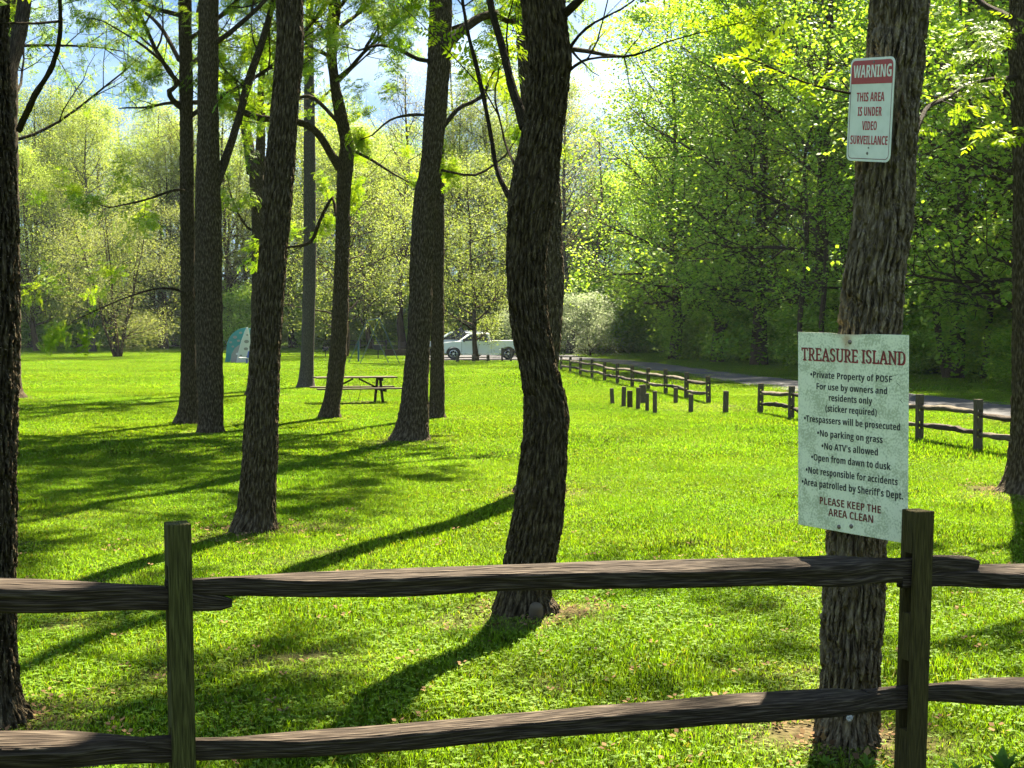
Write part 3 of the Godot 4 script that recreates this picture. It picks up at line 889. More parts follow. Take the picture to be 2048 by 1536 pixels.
func walnut(key: String, called: String, label: String, opt: Dictionary) -> Node3D:
	var t: Dictionary = TRUNKS[key]
	var base := Vector3(t.path[0][0], 0, t.path[0][2])
	base.y = gy(base.x, base.z)
	var o := thing(called, label, "tree", base, opt.get("group", ""))
	var r := RandomNumberGenerator.new()
	r.seed = hash(key)
	# the trunk as it stands, then on up to the crown above
	var rows: Array = t.path.duplicate(true)
	var foot: Array = rows[0].duplicate()
	foot[1] -= 0.15
	rows.insert(0, foot)
	var top: Array = rows[rows.size() - 1]
	var high: float = opt.get("high", 15.0)
	var q := Vector3(top[0], top[1], top[2])
	var rad: float = top[3]
	var leader := []
	var steps := 7
	var rise := (high - q.y) / steps
	var drift := Vector3(r.randfn(0, 0.05), 1, r.randfn(0, 0.05))
	for k in steps:
		if opt.get("split", false):
			break
		q += (drift + Vector3(r.randfn(0, 0.12), 0, r.randfn(0, 0.12))) * rise
		rad = lerpf(top[3], 0.03, pow(float(k + 1) / steps, 0.8))
		rows.append([q.x, q.y, q.z, rad])
		leader.append([q, rad])
	for e in rows:
		e[0] -= base.x
		e[1] -= base.y
		e[2] -= base.z
	var mb := MB.new()
	var near: float = -base.z
	var sm := smooth_path(rows, clampf(near * 0.0032, 0.02, 0.12))
	mb.col = opt.get("tint", Color.WHITE)
	tube(mb, sm, clampi(int(1150.0 / near), 28, 150), opt.get("deep", 0.026), opt.get("flare", 0.28), opt.get("lumps", 0.09))
	part("trunk", mb.mesh(), M[opt.get("bark", "bark")], o)
	# limbs seen one by one
	var tips := []
	var twigs := MB.new()
	twigs.col = mb.col
	for l in t.limbs:
		var lm := MB.new()
		lm.col = mb.col
		var lr := []
		for e in l:
			lr.append([e[0] - base.x, e[1] - base.y, e[2] - base.z, e[3]])
		var path := smooth_path(lr, clampf(near * 0.01, 0.05, 0.25))
		tube(lm, path, 14, 0.006, 0.0, 0.1)
		part("limb", lm.mesh(), M[opt.get("bark", "bark")], o)
		var n := path.size()
		var run := 0.0
		for k in n - 1:
			run += Vector3(path[k].x, path[k].y, path[k].z).distance_to(Vector3(path[k + 1].x, path[k + 1].y, path[k + 1].z))
		for k in int(run * opt.get("twiggy", 1.6)):
			var s: Vector4 = path[int(r.randf_range(0.3, 1.0) * (n - 1))]
			var e: Vector4 = path[mini(n - 1, int(n * 0.95))]
			var along := Vector3(e.x - s.x, e.y - s.y, e.z - s.z).normalized()
			grow(twigs, tips, r, Vector3(s.x, s.y, s.z), (along * 0.6 + rand_dir(r)).normalized(), r.randf_range(0.8, 1.7), maxf(0.006, s.w * 0.3), 1, 2, 2, 0.2)
		var e: Vector4 = path[n - 1]
		var b: Vector4 = path[n - 3]
		grow(twigs, tips, r, Vector3(e.x, e.y, e.z), Vector3(e.x - b.x, e.y - b.y, e.z - b.z).normalized(), clampf(e.w * 32.0, 0.6, 2.4), e.w, 1, 2, 3 if e.w > 0.03 else 2, 0.2)
	# the crown
	var from: float = opt.get("crown", 6.0)
	var count: int = opt.get("branches", 11)
	for k in count:
		var h := lerpf(from, high - 0.6, pow((k + 0.5) / count, 0.85)) - base.y
		var p := Vector3.ZERO
		var w := 0.05
		for j in sm.size() - 1:
			if sm[j].y <= h and sm[j + 1].y > h:
				p = Vector3(sm[j].x, sm[j].y, sm[j].z)
				w = sm[j].w
		if p == Vector3.ZERO:
			continue
		var a := k * 2.4 + r.randf_range(-0.6, 0.6)
		var up := r.randf_range(0.15, 0.8)
		var long: float = opt.get("reach", 3.6) * r.randf_range(0.7, 1.15) * (1.0 - 0.55 * (h - from) / (high - from))
		grow(twigs, tips, r, p, Vector3(cos(a), up, sin(a)).normalized(), long, minf(w * 0.55, 0.055), 0, 2, 3, 0.5)
	var br := part("branches", twigs.mesh(), M[opt.get("bark", "bark")], o)
	br.set_meta("kind", "stuff")
	var lists := [[], [], []]
	var tints := [[], [], []]
	var share: float = opt.get("leafy", 0.55)
	for e in tips:
		# crowns thin out towards their tops
		if r.randf() > share * lerpf(1.0, 0.35, clampf((e[0].y + base.y - from - 1.5) / 3.5, 0.0, 1.0)):
			continue
		var y: Vector3 = (e[1] + Vector3(0, 0.6, 0)).normalized()
		var x := y.cross(rand_dir(r)).normalized()
		var s := r.randf_range(0.65, 1.25)
		var j := r.randi() % 3
		lists[j].append(Transform3D(Basis(x, y, x.cross(y)).scaled(Vector3(s, s, s)), e[0]))
		var g := r.randf_range(0.8, 1.2)
		tints[j].append(Color(g * r.randf_range(0.9, 1.15), g, g))
	var crown := Node3D.new()
	crown.name = "crown"
	o.add_child(crown)
	for j in 3:
		if lists[j].size():
			copies("leaves", SPRIGS[j], M.walnut_leaf, crown, lists[j], tints[j])
	return o


func build_near_trees() -> void:
	SPRIGS = [sprig(1, 5, 0.19), sprig(2, 4, 0.21), sprig(3, 6, 0.16)]
	walnut("curved", "walnut_tree", "dark walnut with an S-curved trunk and a cut stub at its foot", {"high": 17.0, "crown": 9.5, "lumps": 0.07, "tint": Color(0.8, 0.8, 0.76), "branches": 6, "leafy": 0.4, "reach": 3.0})
	walnut("sign", "walnut_tree", "leaning furrowed tree that carries the two notice boards", {"high": 14.0, "crown": 7.8, "deep": 0.03, "bark": "light_bark", "branches": 4, "leafy": 0.4})
	walnut("wide", "walnut_tree", "straight leaning unforked trunk between the S-curved walnut and the close pair", {"high": 16.0, "crown": 6.8})
	walnut("left_near", "walnut_tree", "thick forked tree standing behind the rail fence beside bare earth", {"high": 13.0, "crown": 5.5, "branches": 7, "leafy": 0.45, "deep": 0.034})
	walnut("right", "walnut_tree", "tall dark tree with flared foot in front of the lane fence", {"high": 16.0, "crown": 7.5, "branches": 8, "leafy": 0.45})
	walnut("curved_behind", "walnut_tree", "trunk mostly hidden behind the S-curved walnut", {"high": 15.0, "crown": 7.0, "branches": 8, "leafy": 0.45})
	walnut("leaning", "walnut_tree", "leaning trunk with split foot and a thick arching limb, beside the picnic table", {"high": 15.0, "crown": 7.6, "branches": 14, "leafy": 0.85})
	walnut("leaning_behind", "walnut_tree", "slim straight trunk close behind the split-footed tree", {"high": 15.0, "crown": 8.5, "branches": 12, "leafy": 0.85})
	walnut("pair_right", "walnut_tree", "thicker trunk of the close pair, with a limb rising from its side", {"high": 16.0, "crown": 7.0, "leafy": 0.85})
	walnut("pair_left", "walnut_tree", "slimmer trunk of the close pair, with hooked dead limb", {"high": 15.0, "crown": 6.2, "branches": 18, "reach": 4.2, "leafy": 0.85})
	walnut("forked", "walnut_tree", "crooked forked tree beside the picnic table with a limb arching sideways", {"high": 14.0, "crown": 7.5, "branches": 14, "leafy": 0.85})
	walnut("behind_wide", "walnut_tree", "tree that forks into two limbs, half hidden behind a wider trunk", {"split": true, "crown": 9.0, "high": 14.0, "branches": 0, "twiggy": 4.0, "leafy": 0.85})
	walnut("left_behind", "walnut_tree", "tall trunk in the open lawn behind the thick forked tree", {"high": 17.0, "crown": 7.5, "branches": 18, "reach": 5.0, "leafy": 0.85})
	walnut("pale", "sycamore_tree", "pale grey smooth trunk standing alone behind the picnic table", {"high": 24.0, "crown": 9.5, "bark": "pale_bark", "deep": 0.004, "lumps": 0.05, "branches": 16, "reach": 5.0, "leafy": 0.5})
	# the sawn stub at the foot of the curved tree
	var st := MB.new()
	tube(st, [Vector4(0, -0.03, 0, 0.05), Vector4(0.002, 0.03, 0.02, 0.048), Vector4(0.004, 0.075, 0.045, 0.045), Vector4(0.005, 0.085, 0.05, 0.036)], 14, 0.0, 0.0, 0.1)
	var stub := part("root_stub", st.mesh(), M.cut_wood, self, Vector3(0.16, gy(0.16, -8.72) + 0.005, -8.72))
	tag(stub, "short sawn wooden stub at the foot of the S-curved walnut", "stub")


# trees of the surrounding woods: a few models, each standing many times

func wood_tree(sd: int, high: float, reach: float, low: float, limbs: int, leaves: int, size: float, colors: Array, spread: float, lift := 0.5, stems := 1) -> Array:
	# [trunk with branches, crown]
	var r := RandomNumberGenerator.new()
	r.seed = sd
	var mb := MB.new()
	var tips := []
	for s in stems:
		var lean := Vector3(r.randfn(0, 0.06), 1, r.randfn(0, 0.06))
		if stems > 1:
			var sa := TAU * s / stems
			lean = Vector3(cos(sa) * 0.28, 1, sin(sa) * 0.28)
		var rows := []
		var p := Vector3(0, -0.3, 0) + (Vector3(lean.x, 0, lean.z) * 0.5 if stems > 1 else Vector3.ZERO)
		var rad := high * (0.013 if stems == 1 else 0.009)
		var n := 9
		for k in n + 1:
			var f := float(k) / n
			rows.append(Vector4(p.x, p.y, p.z, rad * (1.0 + 0.5 * exp(-k * 1.4)) * (1.0 - 0.88 * f)))
			p += (lean + Vector3(r.randfn(0, 0.07), 0, r.randfn(0, 0.07))) * high / n
		tube(mb, rows, 9, 0.0, 0.0, 0.06)
		for k in limbs / stems:
			var f := lerpf(low, 0.97, (k + r.randf()) / (limbs / stems))
			var q: Vector4 = rows[clampi(int(f * n), 0, n)]
			var q2: Vector4 = rows[clampi(int(f * n) + 1, 0, n)]
			q = q.lerp(q2, f * n - int(f * n))
			var a := k * 2.4 + r.randf_range(-0.5, 0.5)
			var shape := sin(PI * pow(clampf((f - low) / (1.0 - low) * 0.93 + 0.07, 0, 1), 0.75)) * 0.8 + 0.2
			grow(mb, tips, r, Vector3(q.x, q.y, q.z), Vector3(cos(a), r.randf_range(0.05, 0.9) * lift * 2.0, sin(a)).normalized(), reach * shape * r.randf_range(0.75, 1.2), q.w * 0.45, 0, 2, 3, lift)
	var cb := MB.new()
	if tips.is_empty():
		return [mb.mesh(), null]
	var each := float(leaves) / tips.size()
	for e in tips:
		var n := int(each * r.randf_range(0.3, 1.7) + r.randf())
		var tone: float = r.randf()
		var plane := Vector3(r.randfn(0, 0.4), 1, r.randfn(0, 0.4)).normalized()
		for k in n:
			var p: Vector3 = e[0] + Vector3(r.randfn(0, 1), r.randfn(0, 0.7), r.randfn(0, 1)) * spread
			var dir := Vector3(r.randfn(0, 1), r.randfn(-0.35, 0.35), r.randfn(0, 1))
			dir = (dir - plane * dir.dot(plane) * 0.6 + Vector3(0, -0.25, 0)).normalized()
			var sd2 := dir.cross(plane + Vector3(r.randfn(0, 0.4), 0, r.randfn(0, 0.4))).normalized()
			var l := size * r.randf_range(0.6, 1.3)
			var col: Color = colors[0].lerp(colors[1], clampf(tone + r.randf_range(-0.35, 0.35), 0, 1)) * r.randf_range(0.85, 1.15)
			cb.leaf(p, dir * l, sd2 * l * 0.36, col)
	return [mb.mesh(), cb.mesh()]


func plant_tree(model: Array, at: Vector2, turn: float, size: Vector3, called: String, label: String, group: String, bark: Material, leaf: Material) -> Node3D:
	var o := thing(called, label, "tree", Vector3(at.x, gy(at.x, at.y), at.y), group)
	var b := Basis(Vector3.UP, turn).scaled(size)
	part("trunk", model[0], bark, o).basis = b
	part("crown", model[1], leaf, o).basis = b
	return o


func build_woods() -> void:
	var green := [Color(0.16, 0.32, 0.03), Color(0.36, 0.5, 0.06)]
	var fresh := [Color(0.2, 0.35, 0.03), Color(0.4, 0.52, 0.08)]
	var spring := [Color(0.15, 0.21, 0.04), Color(0.3, 0.36, 0.08)]
	var bud := [Color(0.2, 0.17, 0.08), Color(0.27, 0.26, 0.1)]
	var dense_a := wood_tree(301, 26.0, 6.0, 0.1, 38, 25000, 0.21, green, 0.42)
	var dense_b := wood_tree(302, 25.0, 6.6, 0.06, 38, 25000, 0.21, fresh, 0.42)
	var dense_c := wood_tree(303, 22.0, 5.2, 0.08, 34, 22000, 0.19, green, 0.4)
	var thin_a := wood_tree(311, 24.0, 5.6, 0.12, 34, 32000, 0.13, spring, 0.5)
	var thin_b := wood_tree(312, 22.0, 5.4, 0.1, 34, 36000, 0.125, [spring[0], fresh[1]], 0.45)
	var bare_a := wood_tree(313, 26.0, 4.6, 0.3, 34, 4200, 0.13, bud, 0.3, 0.8)
	var low_a := wood_tree(321, 14.0, 5.0, 0.12, 30, 32000, 0.11, [spring[0], spring[1]], 0.35, 0.25)
	var many := wood_tree(331, 13.0, 5.0, 0.1, 36, 26000, 0.11, [Color(0.14, 0.18, 0.05), Color(0.28, 0.31, 0.1)], 0.35, 0.2, 5)
	var bush := wood_tree(341, 4.5, 2.4, 0.02, 13, 5200, 0.22, green, 0.4, 0.5)
	var bush_b := wood_tree(342, 4.0, 2.5, 0.02, 13, 5200, 0.2, fresh, 0.4, 0.4)
	var olive := wood_tree(343, 4.6, 2.7, 0.02, 30, 13000, 0.12, [Color(0.18, 0.23, 0.1), Color(0.33, 0.39, 0.2)], 0.22, 0.45)
	var r := RandomNumberGenerator.new()
	r.seed = 909
	var sz := func(lo: float, hi: float) -> Vector3:
		var k := r.randf_range(lo, hi)
		return Vector3(k * r.randf_range(0.9, 1.12), k, k * r.randf_range(0.9, 1.12))
	# single trees on the far lawn
	plant_tree(low_a, Vector2(-2.55, -93.6), 0.4, Vector3(0.95, 1.05, 0.95), "lawn_tree", "small spreading tree with pale new leaves in front of the white pickup", "", M.far_bark, M.wood_leaf_yellow)
	plant_tree(low_a, Vector2(-13.9, -108.0), 2.1, Vector3(1.25, 1.35, 1.25), "lawn_tree", "broad yellow-green tree with dark trunk behind the swing frame", "", M.far_bark, M.wood_leaf_yellow)
	plant_tree(many, Vector2(-32.1, -105.9), 1.0, Vector3(1.0, 1.0, 1.0), "lawn_tree", "many-stemmed tree with layered pale twigs on the far lawn", "", M.far_bark, M.wood_leaf_yellow)
	plant_tree(thin_a, Vector2(-40.1, -124.3), 0.7, Vector3(0.95, 0.95, 0.95), "lawn_tree", "thick pale trunk behind the many-stemmed tree", "", M.pale_bark, M.wood_leaf_yellow)
	plant_tree(thin_b, Vector2(-46.8, -128.3), 2.9, Vector3(0.9, 0.9, 0.9), "lawn_tree", "dark trunk at the shaded edge of the far lawn", "", M.far_bark, M.wood_leaf_yellow)
	plant_tree(thin_a, Vector2(-36.5, -136.9), 4.0, Vector3(0.85, 0.9, 0.85), "lawn_tree", "dark slim trunk between the many-stemmed tree and the climbing panels", "", M.far_bark, M.wood_leaf_yellow)
	plant_tree(bare_a, Vector2(5.3, -118.0), 1.3, Vector3(0.95, 0.9, 0.95), "bare_tree", "nearly leafless twiggy tree against the open sky beside the dense wood", "", M.pale_bark, M.wood_leaf_yellow)
	plant_tree(bare_a, Vector2(8.2, -126.0), 3.3, Vector3(0.9, 0.82, 0.9), "bare_tree", "second bare twiggy tree beside the lane's far end", "", M.pale_bark, M.wood_leaf_yellow)
	plant_tree(olive, Vector2(6.6, -108.5), 0.2, Vector3(1.15, 1.1, 1.15), "silver_shrub", "silver-green shrub at the far end of the lane", "", M.far_bark, M.olive_leaf)
	plant_tree(olive, Vector2(1.3, -113.5), 2.2, Vector3(0.95, 1.0, 0.95), "silver_shrub", "smaller silvery shrub behind the pickup's bed", "", M.far_bark, M.olive_leaf)
	plant_tree(bush_b, Vector2(-28.2, -134.0), 1.2, Vector3(1.3, 1.5, 1.3), "round_shrub", "round bright green shrub behind the climbing panels", "", M.far_bark, M.wood_leaf)
	# the wood beyond the lane: its edge as single trees
	var edge := [Vector2(24.5, -30.0), Vector2(22.6, -38.0), Vector2(20.6, -46.0), Vector2(19.7, -53.0), Vector2(19.0, -60.0), Vector2(18.2, -68.0), Vector2(17.6, -76.0), Vector2(15.6, -84.0), Vector2(13.2, -92.0), Vector2(12.0, -99.0), Vector2(14.5, -108.0), Vector2(17.0, -117.0)]
	var models := [dense_a, dense_b, dense_c]
	for k in edge.size():
		for row in (2 if k % 2 else 1):
			var p: Vector2 = edge[k] + Vector2(0.5 + row * 5.0 + r.randf_range(-0.6, 0.9), r.randf_range(-2, 2) + row * 3.0)
			var m := (k * 2 + row + 1) % 3
			plant_tree(models[m], p, r.randf() * TAU, sz.call(0.95, 1.2), "wood_tree", ["tall dense dark green tree at the edge of the wood by the lane", "tall light green tree at the edge of the wood by the lane", "shorter dense green tree at the edge of the wood by the lane"][m], "trees at the edge of the wood by the lane", M.far_bark, M.wood_leaf)
	for e in [[5.0, -134.0, 0.72], [9.0, -131.0, 0.8], [12.5, -127.0, 0.84], [11.0, -139.0, 0.85], [17.5, -127.0, 0.95], [15.0, -120.0, 0.85], [1.0, -130.0, 0.75]]:
		plant_tree(dense_c if e[0] > 8.0 else thin_b, Vector2(e[0], e[1]), r.randf() * TAU, Vector3(1.1, 1.0, 1.1) * e[2], "wood_tree", "mid-green tree closing the view behind the silver shrub" if e[0] > 8.0 else "yellow-green tree behind the silver shrub and the pickup", "trees closing the lane's far end", M.far_bark, M.wood_leaf)
	# slender stems that show in the wood's shade behind the sign tree
	for e in [[20.6, -57.0, 0.1, 0.02], [21.4, -55.0, -0.08, 0.1], [22.2, -56.0, 0.03, -0.05], [22.9, -54.0, 0.16, 0.1], [19.6, -58.5, -0.2, 0.0], [15.9, -72.0, 0.05, 0.0], [17.0, -71.0, -0.02, 0.0]]:
		var mb := MB.new()
		var rows := []
		for k in 7:
			rows.append(Vector4(e[2] * k * 2.2 + r.randfn(0, 0.12), k * 2.4 - 0.2, e[3] * k * 2.0, 0.17 * (1.0 - 0.1 * k)))
		tube(mb, smooth_path(rows.map(func(q): return [q.x, q.y, q.z, q.w]), 0.5), 10, 0.0, 0.0, 0.1)
		var tips := []
		for k in 4:
			grow(mb, tips, r, Vector3(rows[3 + k % 3].x, rows[3 + k % 3].y, rows[3 + k % 3].z), rand_dir(r) + Vector3(0, 0.6, 0), 3.0, 0.05, 0, 1, 2, 0.4)
		var o := thing("slender_tree", "slender bare stem leaning in the shade of the wood's edge", "tree", Vector3(e[0], gy(e[0], e[1]), e[1]), "slender stems at the wood's edge")
		part("trunk", mb.mesh(), M.far_bark, o)
	# deeper rows that read as one mass
	var mass := Node3D.new()
	mass.name = "woodland"
	add_child(mass)
	mass.set_meta("kind", "stuff")
	mass.set_meta("label", "dense green woodland standing behind the edge trees")
	mass.set_meta("category", "woodland")
	var deep := {"a": [], "b": [], "c": [], "d": [], "e": [], "f": []}
	for k in 20:
		var e: Vector2 = edge[k % edge.size()]
		var p := e + Vector2(12.0 + 8.0 * (k / edge.size()) + r.randf_range(-2, 2), 4.0 + r.randf_range(-3, 3))
		deep[["a", "b", "c"][k % 3]].append(Transform3D(Basis(Vector3.UP, r.randf() * TAU).scaled(sz.call(0.9, 1.15)), Vector3(p.x, gy(p.x, p.y), p.y)))
	# the far wood beyond the lawn
	var labels := {"d": "hazy yellow-green tree in new leaf beyond the far lawn", "e": "pale green tree in new leaf beyond the far lawn", "f": "tall twiggy tree in bud rising over the far wood"}
	for row in 3:
		for k in 17:
			var x := -72.0 + k * 4.7 + r.randf_range(-1.6, 1.6)
			var z := -141.0 - row * 9.0 + r.randf_range(-3, 3) + maxf(0.0, x + 24.0) * 0.35
			var kind: String = ["d", "e", "d", "e", "f"][(k * 3 + row * 2) % 5]
			var m: Array = {"d": thin_a, "e": thin_b, "f": bare_a}[kind]
			var s: Vector3 = sz.call(0.95, 1.2) * (1.0 if x < -20.0 else 1.08)
			if row == 0:
				plant_tree(m, Vector2(x, z), r.randf() * TAU, s, "far_tree", labels[kind], "trees of the far wood", M.far_bark, M.wood_leaf_yellow)
			else:
				deep[kind].append(Transform3D(Basis(Vector3.UP, r.randf() * TAU).scaled(s), Vector3(x, gy(x, z), z)))
	var of := {"a": dense_a, "b": dense_b, "c": dense_c, "d": thin_a, "e": thin_b, "f": bare_a}
	for key in of:
		copies("stems", of[key][0], M.far_bark, mass, deep[key])
		copies("foliage", of[key][1], M.wood_leaf if key in "abc" else M.wood_leaf_yellow, mass, deep[key])
	# undergrowth along both edges
	var under := Node3D.new()
	under.name = "undergrowth"
	add_child(under)
	under.set_meta("kind", "stuff")
	under.set_meta("label", "thick shaded undergrowth along the foot of the woods")
	under.set_meta("category", "undergrowth")
	var low := [[], []]
	for k in 120:
		var f := r.randf() * (edge.size() - 1)
		var e: Vector2 = edge[int(f)].lerp(edge[int(f) + 1], f - int(f))
		var p := e + Vector2(r.randf_range(-0.6, 9.0), r.randf_range(-2, 2))
		var s := r.randf_range(0.45, 1.35) * (0.6 if p.x < e.x + 1.0 else 1.0)
		low[k % 2].append(Transform3D(Basis(Vector3.UP, r.randf() * TAU).scaled(Vector3(s * 1.15, s, s * 1.15)), Vector3(p.x, gy(p.x, p.y), p.y)))
	for k in 110:
		var x := r.randf_range(-76.0, 9.0)
		var z := -141.0 + maxf(0.0, x + 24.0) * 0.42 - r.randf_range(0.0, 12.0)
		var s := r.randf_range(0.5, 1.5)
		low[k % 2].append(Transform3D(Basis(Vector3.UP, r.randf() * TAU).scaled(Vector3(s * 1.15, s, s * 1.15)), Vector3(x, gy(x, z), z)))
	for k in 36:
		var x := r.randf_range(3.0, 19.0)
		var z := -121.0 - r.randf_range(0.0, 9.0)
		var s := r.randf_range(0.7, 1.6)
		low[k % 2].append(Transform3D(Basis(Vector3.UP, r.randf() * TAU).scaled(Vector3(s * 1.15, s, s * 1.15)), Vector3(x, gy(x, z), z)))
	copies("shrubs", bush[1], M.wood_leaf, under, low[0])
	copies("shrubs", bush_b[1], M.wood_leaf, under, low[1])


# ---------------------------------------------------------------- fences

func slotted_post(w: float, d: float, high: float, slots: Array, sunk := 0.3) -> ArrayMesh:
	# a square post with slots sawn through it along x: solid wood between, two cheeks beside each slot
	var mb := MB.new()
	# two cheeks full height, and between them the solid wood that the slots interrupt
	for k in [-1.0, 1.0]:
		box(mb, Vector3(0, (high - sunk) * 0.5, k * d * 0.375), Vector3(w, high + sunk, d * 0.25), Basis.IDENTITY, 0.003, 2.2)
	var y := -sunk
	for s in slots + [[high - 0.002, high]]:
		box(mb, Vector3(0, (y + s[0]) * 0.5, 0), Vector3(w - 0.002, s[0] - y, d * 0.5 - 0.0006), Basis.IDENTITY, 0.0004, 2.2)
		y = s[1]
	return mb.mesh()


func split_rail(rows: Array, segs: int, sd: float, rough: float, posts: Array) -> ArrayMesh:
	# a split rail: uneven, four-sided with rounded edges, tapered where it enters the posts. rows: Vector4 (place, half height)
	var mb := MB.new()
	var n := rows.size()
	var first := 0
	var along := 0.0
	var a: Vector4 = rows[0]
	var z: Vector4 = rows[n - 1]
	var t := Vector3(z.x - a.x, z.y - a.y, z.z - a.z).normalized()
	var side := t.cross(Vector3.UP).normalized()
	var up := side.cross(t)
	# the split face lies a little towards the lawn's near side
	var roll := 0.12 + 0.14 * absf(sin(sd * 2.3))
	if side.z < 0.0:
		roll = -roll
	for r in n:
		var q: Vector4 = rows[r]
		var o := Vector3(q.x, q.y, q.z)
		if r > 0:
			along += o.distance_to(Vector3(rows[r - 1].x, rows[r - 1].y, rows[r - 1].z))
		var gap := 1e6
		for p in posts:
			gap = minf(gap, Vector2(o.x - p.x, o.z - p.y).length())
		var deep := lerpf(0.02, clampf(q.w * 1.3, 0.03, 0.07), smoothstep(0.1, 0.4, gap))
		for s in segs + 1:
			var b := TAU * (s % segs) / segs + 0.5
			var c := cos(b)
			var e := sin(b)
			var k := pow(pow(absf(c), 5.0) + pow(absf(e), 5.0), -1.0 / 5.0)
			var wob := 1.0 + 0.3 * rough * fine.get_noise_3d(c * 7.0 + sd, e * 7.0, along * 0.35) + rough * (lump.get_noise_3d(c * 2.2 + sd * 9.0, e * 2.2, along * 1.6) + 0.55 * fine.get_noise_3d(c * 1.5 + sd, e * 1.5, along * 0.5))
			var lie := roll * smoothstep(0.1, 0.45, gap)
			var py := e * k * q.w * 0.88 * wob
			var pz := c * k * deep * (wob if deep > 0.03 else 1.0)
			var p := o + up * (py * cos(lie) - pz * sin(lie)) + side * (pz * cos(lie) + py * sin(lie))
			mb.v.append(p)
			mb.n.append(p - o)
			mb.uv.append(Vector2(s * 1.0 / segs, along * 0.55 + sd * 0.37))
			mb.c.append(mb.col)
	var w := segs + 1
	for r in n - 1:
		for s in segs:
			var h := first + r * w + s
			mb.i.append_array([h, h + w + 1, h + w, h, h + 1, h + w + 1])
	for r in n:
		for s in segs:
			var du := mb.v[r * w + (s + 1) % segs] - mb.v[r * w + (s + segs - 1) % segs]
			var dv := mb.v[mini(r + 1, n - 1) * w + s] - mb.v[maxi(r - 1, 0) * w + s]
			var nn := du.cross(dv).normalized()
			mb.n[r * w + s] = nn if nn.dot(mb.n[r * w + s]) > 0.0 else -nn
			if s == 0:
				mb.n[r * w + segs] = mb.n[r * w]
	for e in [0, n - 1]:
		var q: Vector4 = rows[e]
		var tip := mb.vert(Vector3(q.x, q.y, q.z), t * (-1.0 if e == 0 else 1.0), Vector2.ZERO)
		for s in segs:
			if e == 0:
				mb.i.append_array([tip, s + 1, s])
			else:
				mb.i.append_array([e * w + s, e * w + s + 1, tip])
	return mb.mesh()


func build_near_fence() -> void:
	var o := thing("split_rail_fence", "weathered split-rail fence along the near side of the lawn", "fence")
	var along := Vector3(2.773, 0, -1.2).normalized()
	var turn := Basis(along, Vector3.UP, along.cross(Vector3.UP))
	var posts := [[-1.098, -4.3, 1.28, 0.076, 0.09, [[0.36, 0.6], [0.78, 1.14]], -0.011, Color(0.95, 1.0, 0.9)], [1.706, -5.51, 1.16, 0.094, 0.098, [[0.22, 0.52], [0.72, 0.98]], 0.02, Color(0.9, 0.88, 0.78)], [-3.87, -3.1, 1.22, 0.09, 0.09, [[0.4, 0.62], [0.82, 1.06]], 0.0, Color.WHITE], [4.5, -6.72, 1.14, 0.09, 0.09, [[0.2, 0.45], [0.66, 0.9]], 0.0, Color.WHITE]]
	for p in posts:
		var m: StandardMaterial3D = M.post_wood.duplicate()
		m.albedo_color = p[7]
		var n := part("post", slotted_post(p[3], p[4], p[2], p[5]), m, o, Vector3(p[0], 0, p[1]))
		n.basis = Basis(Vector3(0, 0, 1), -p[6]) * turn
	var sd := 1.0
	for key in NEAR_RAILS:
		var rows := smooth_path(NEAR_RAILS[key], 0.045)
		sd += 1.7
		var rail := part("rail", split_rail(rows, 40, sd, 0.2, posts.map(func(p): return Vector2(p[0], p[1]))), M.rail_wood, o)
		rail.set_meta("label", "split rail")


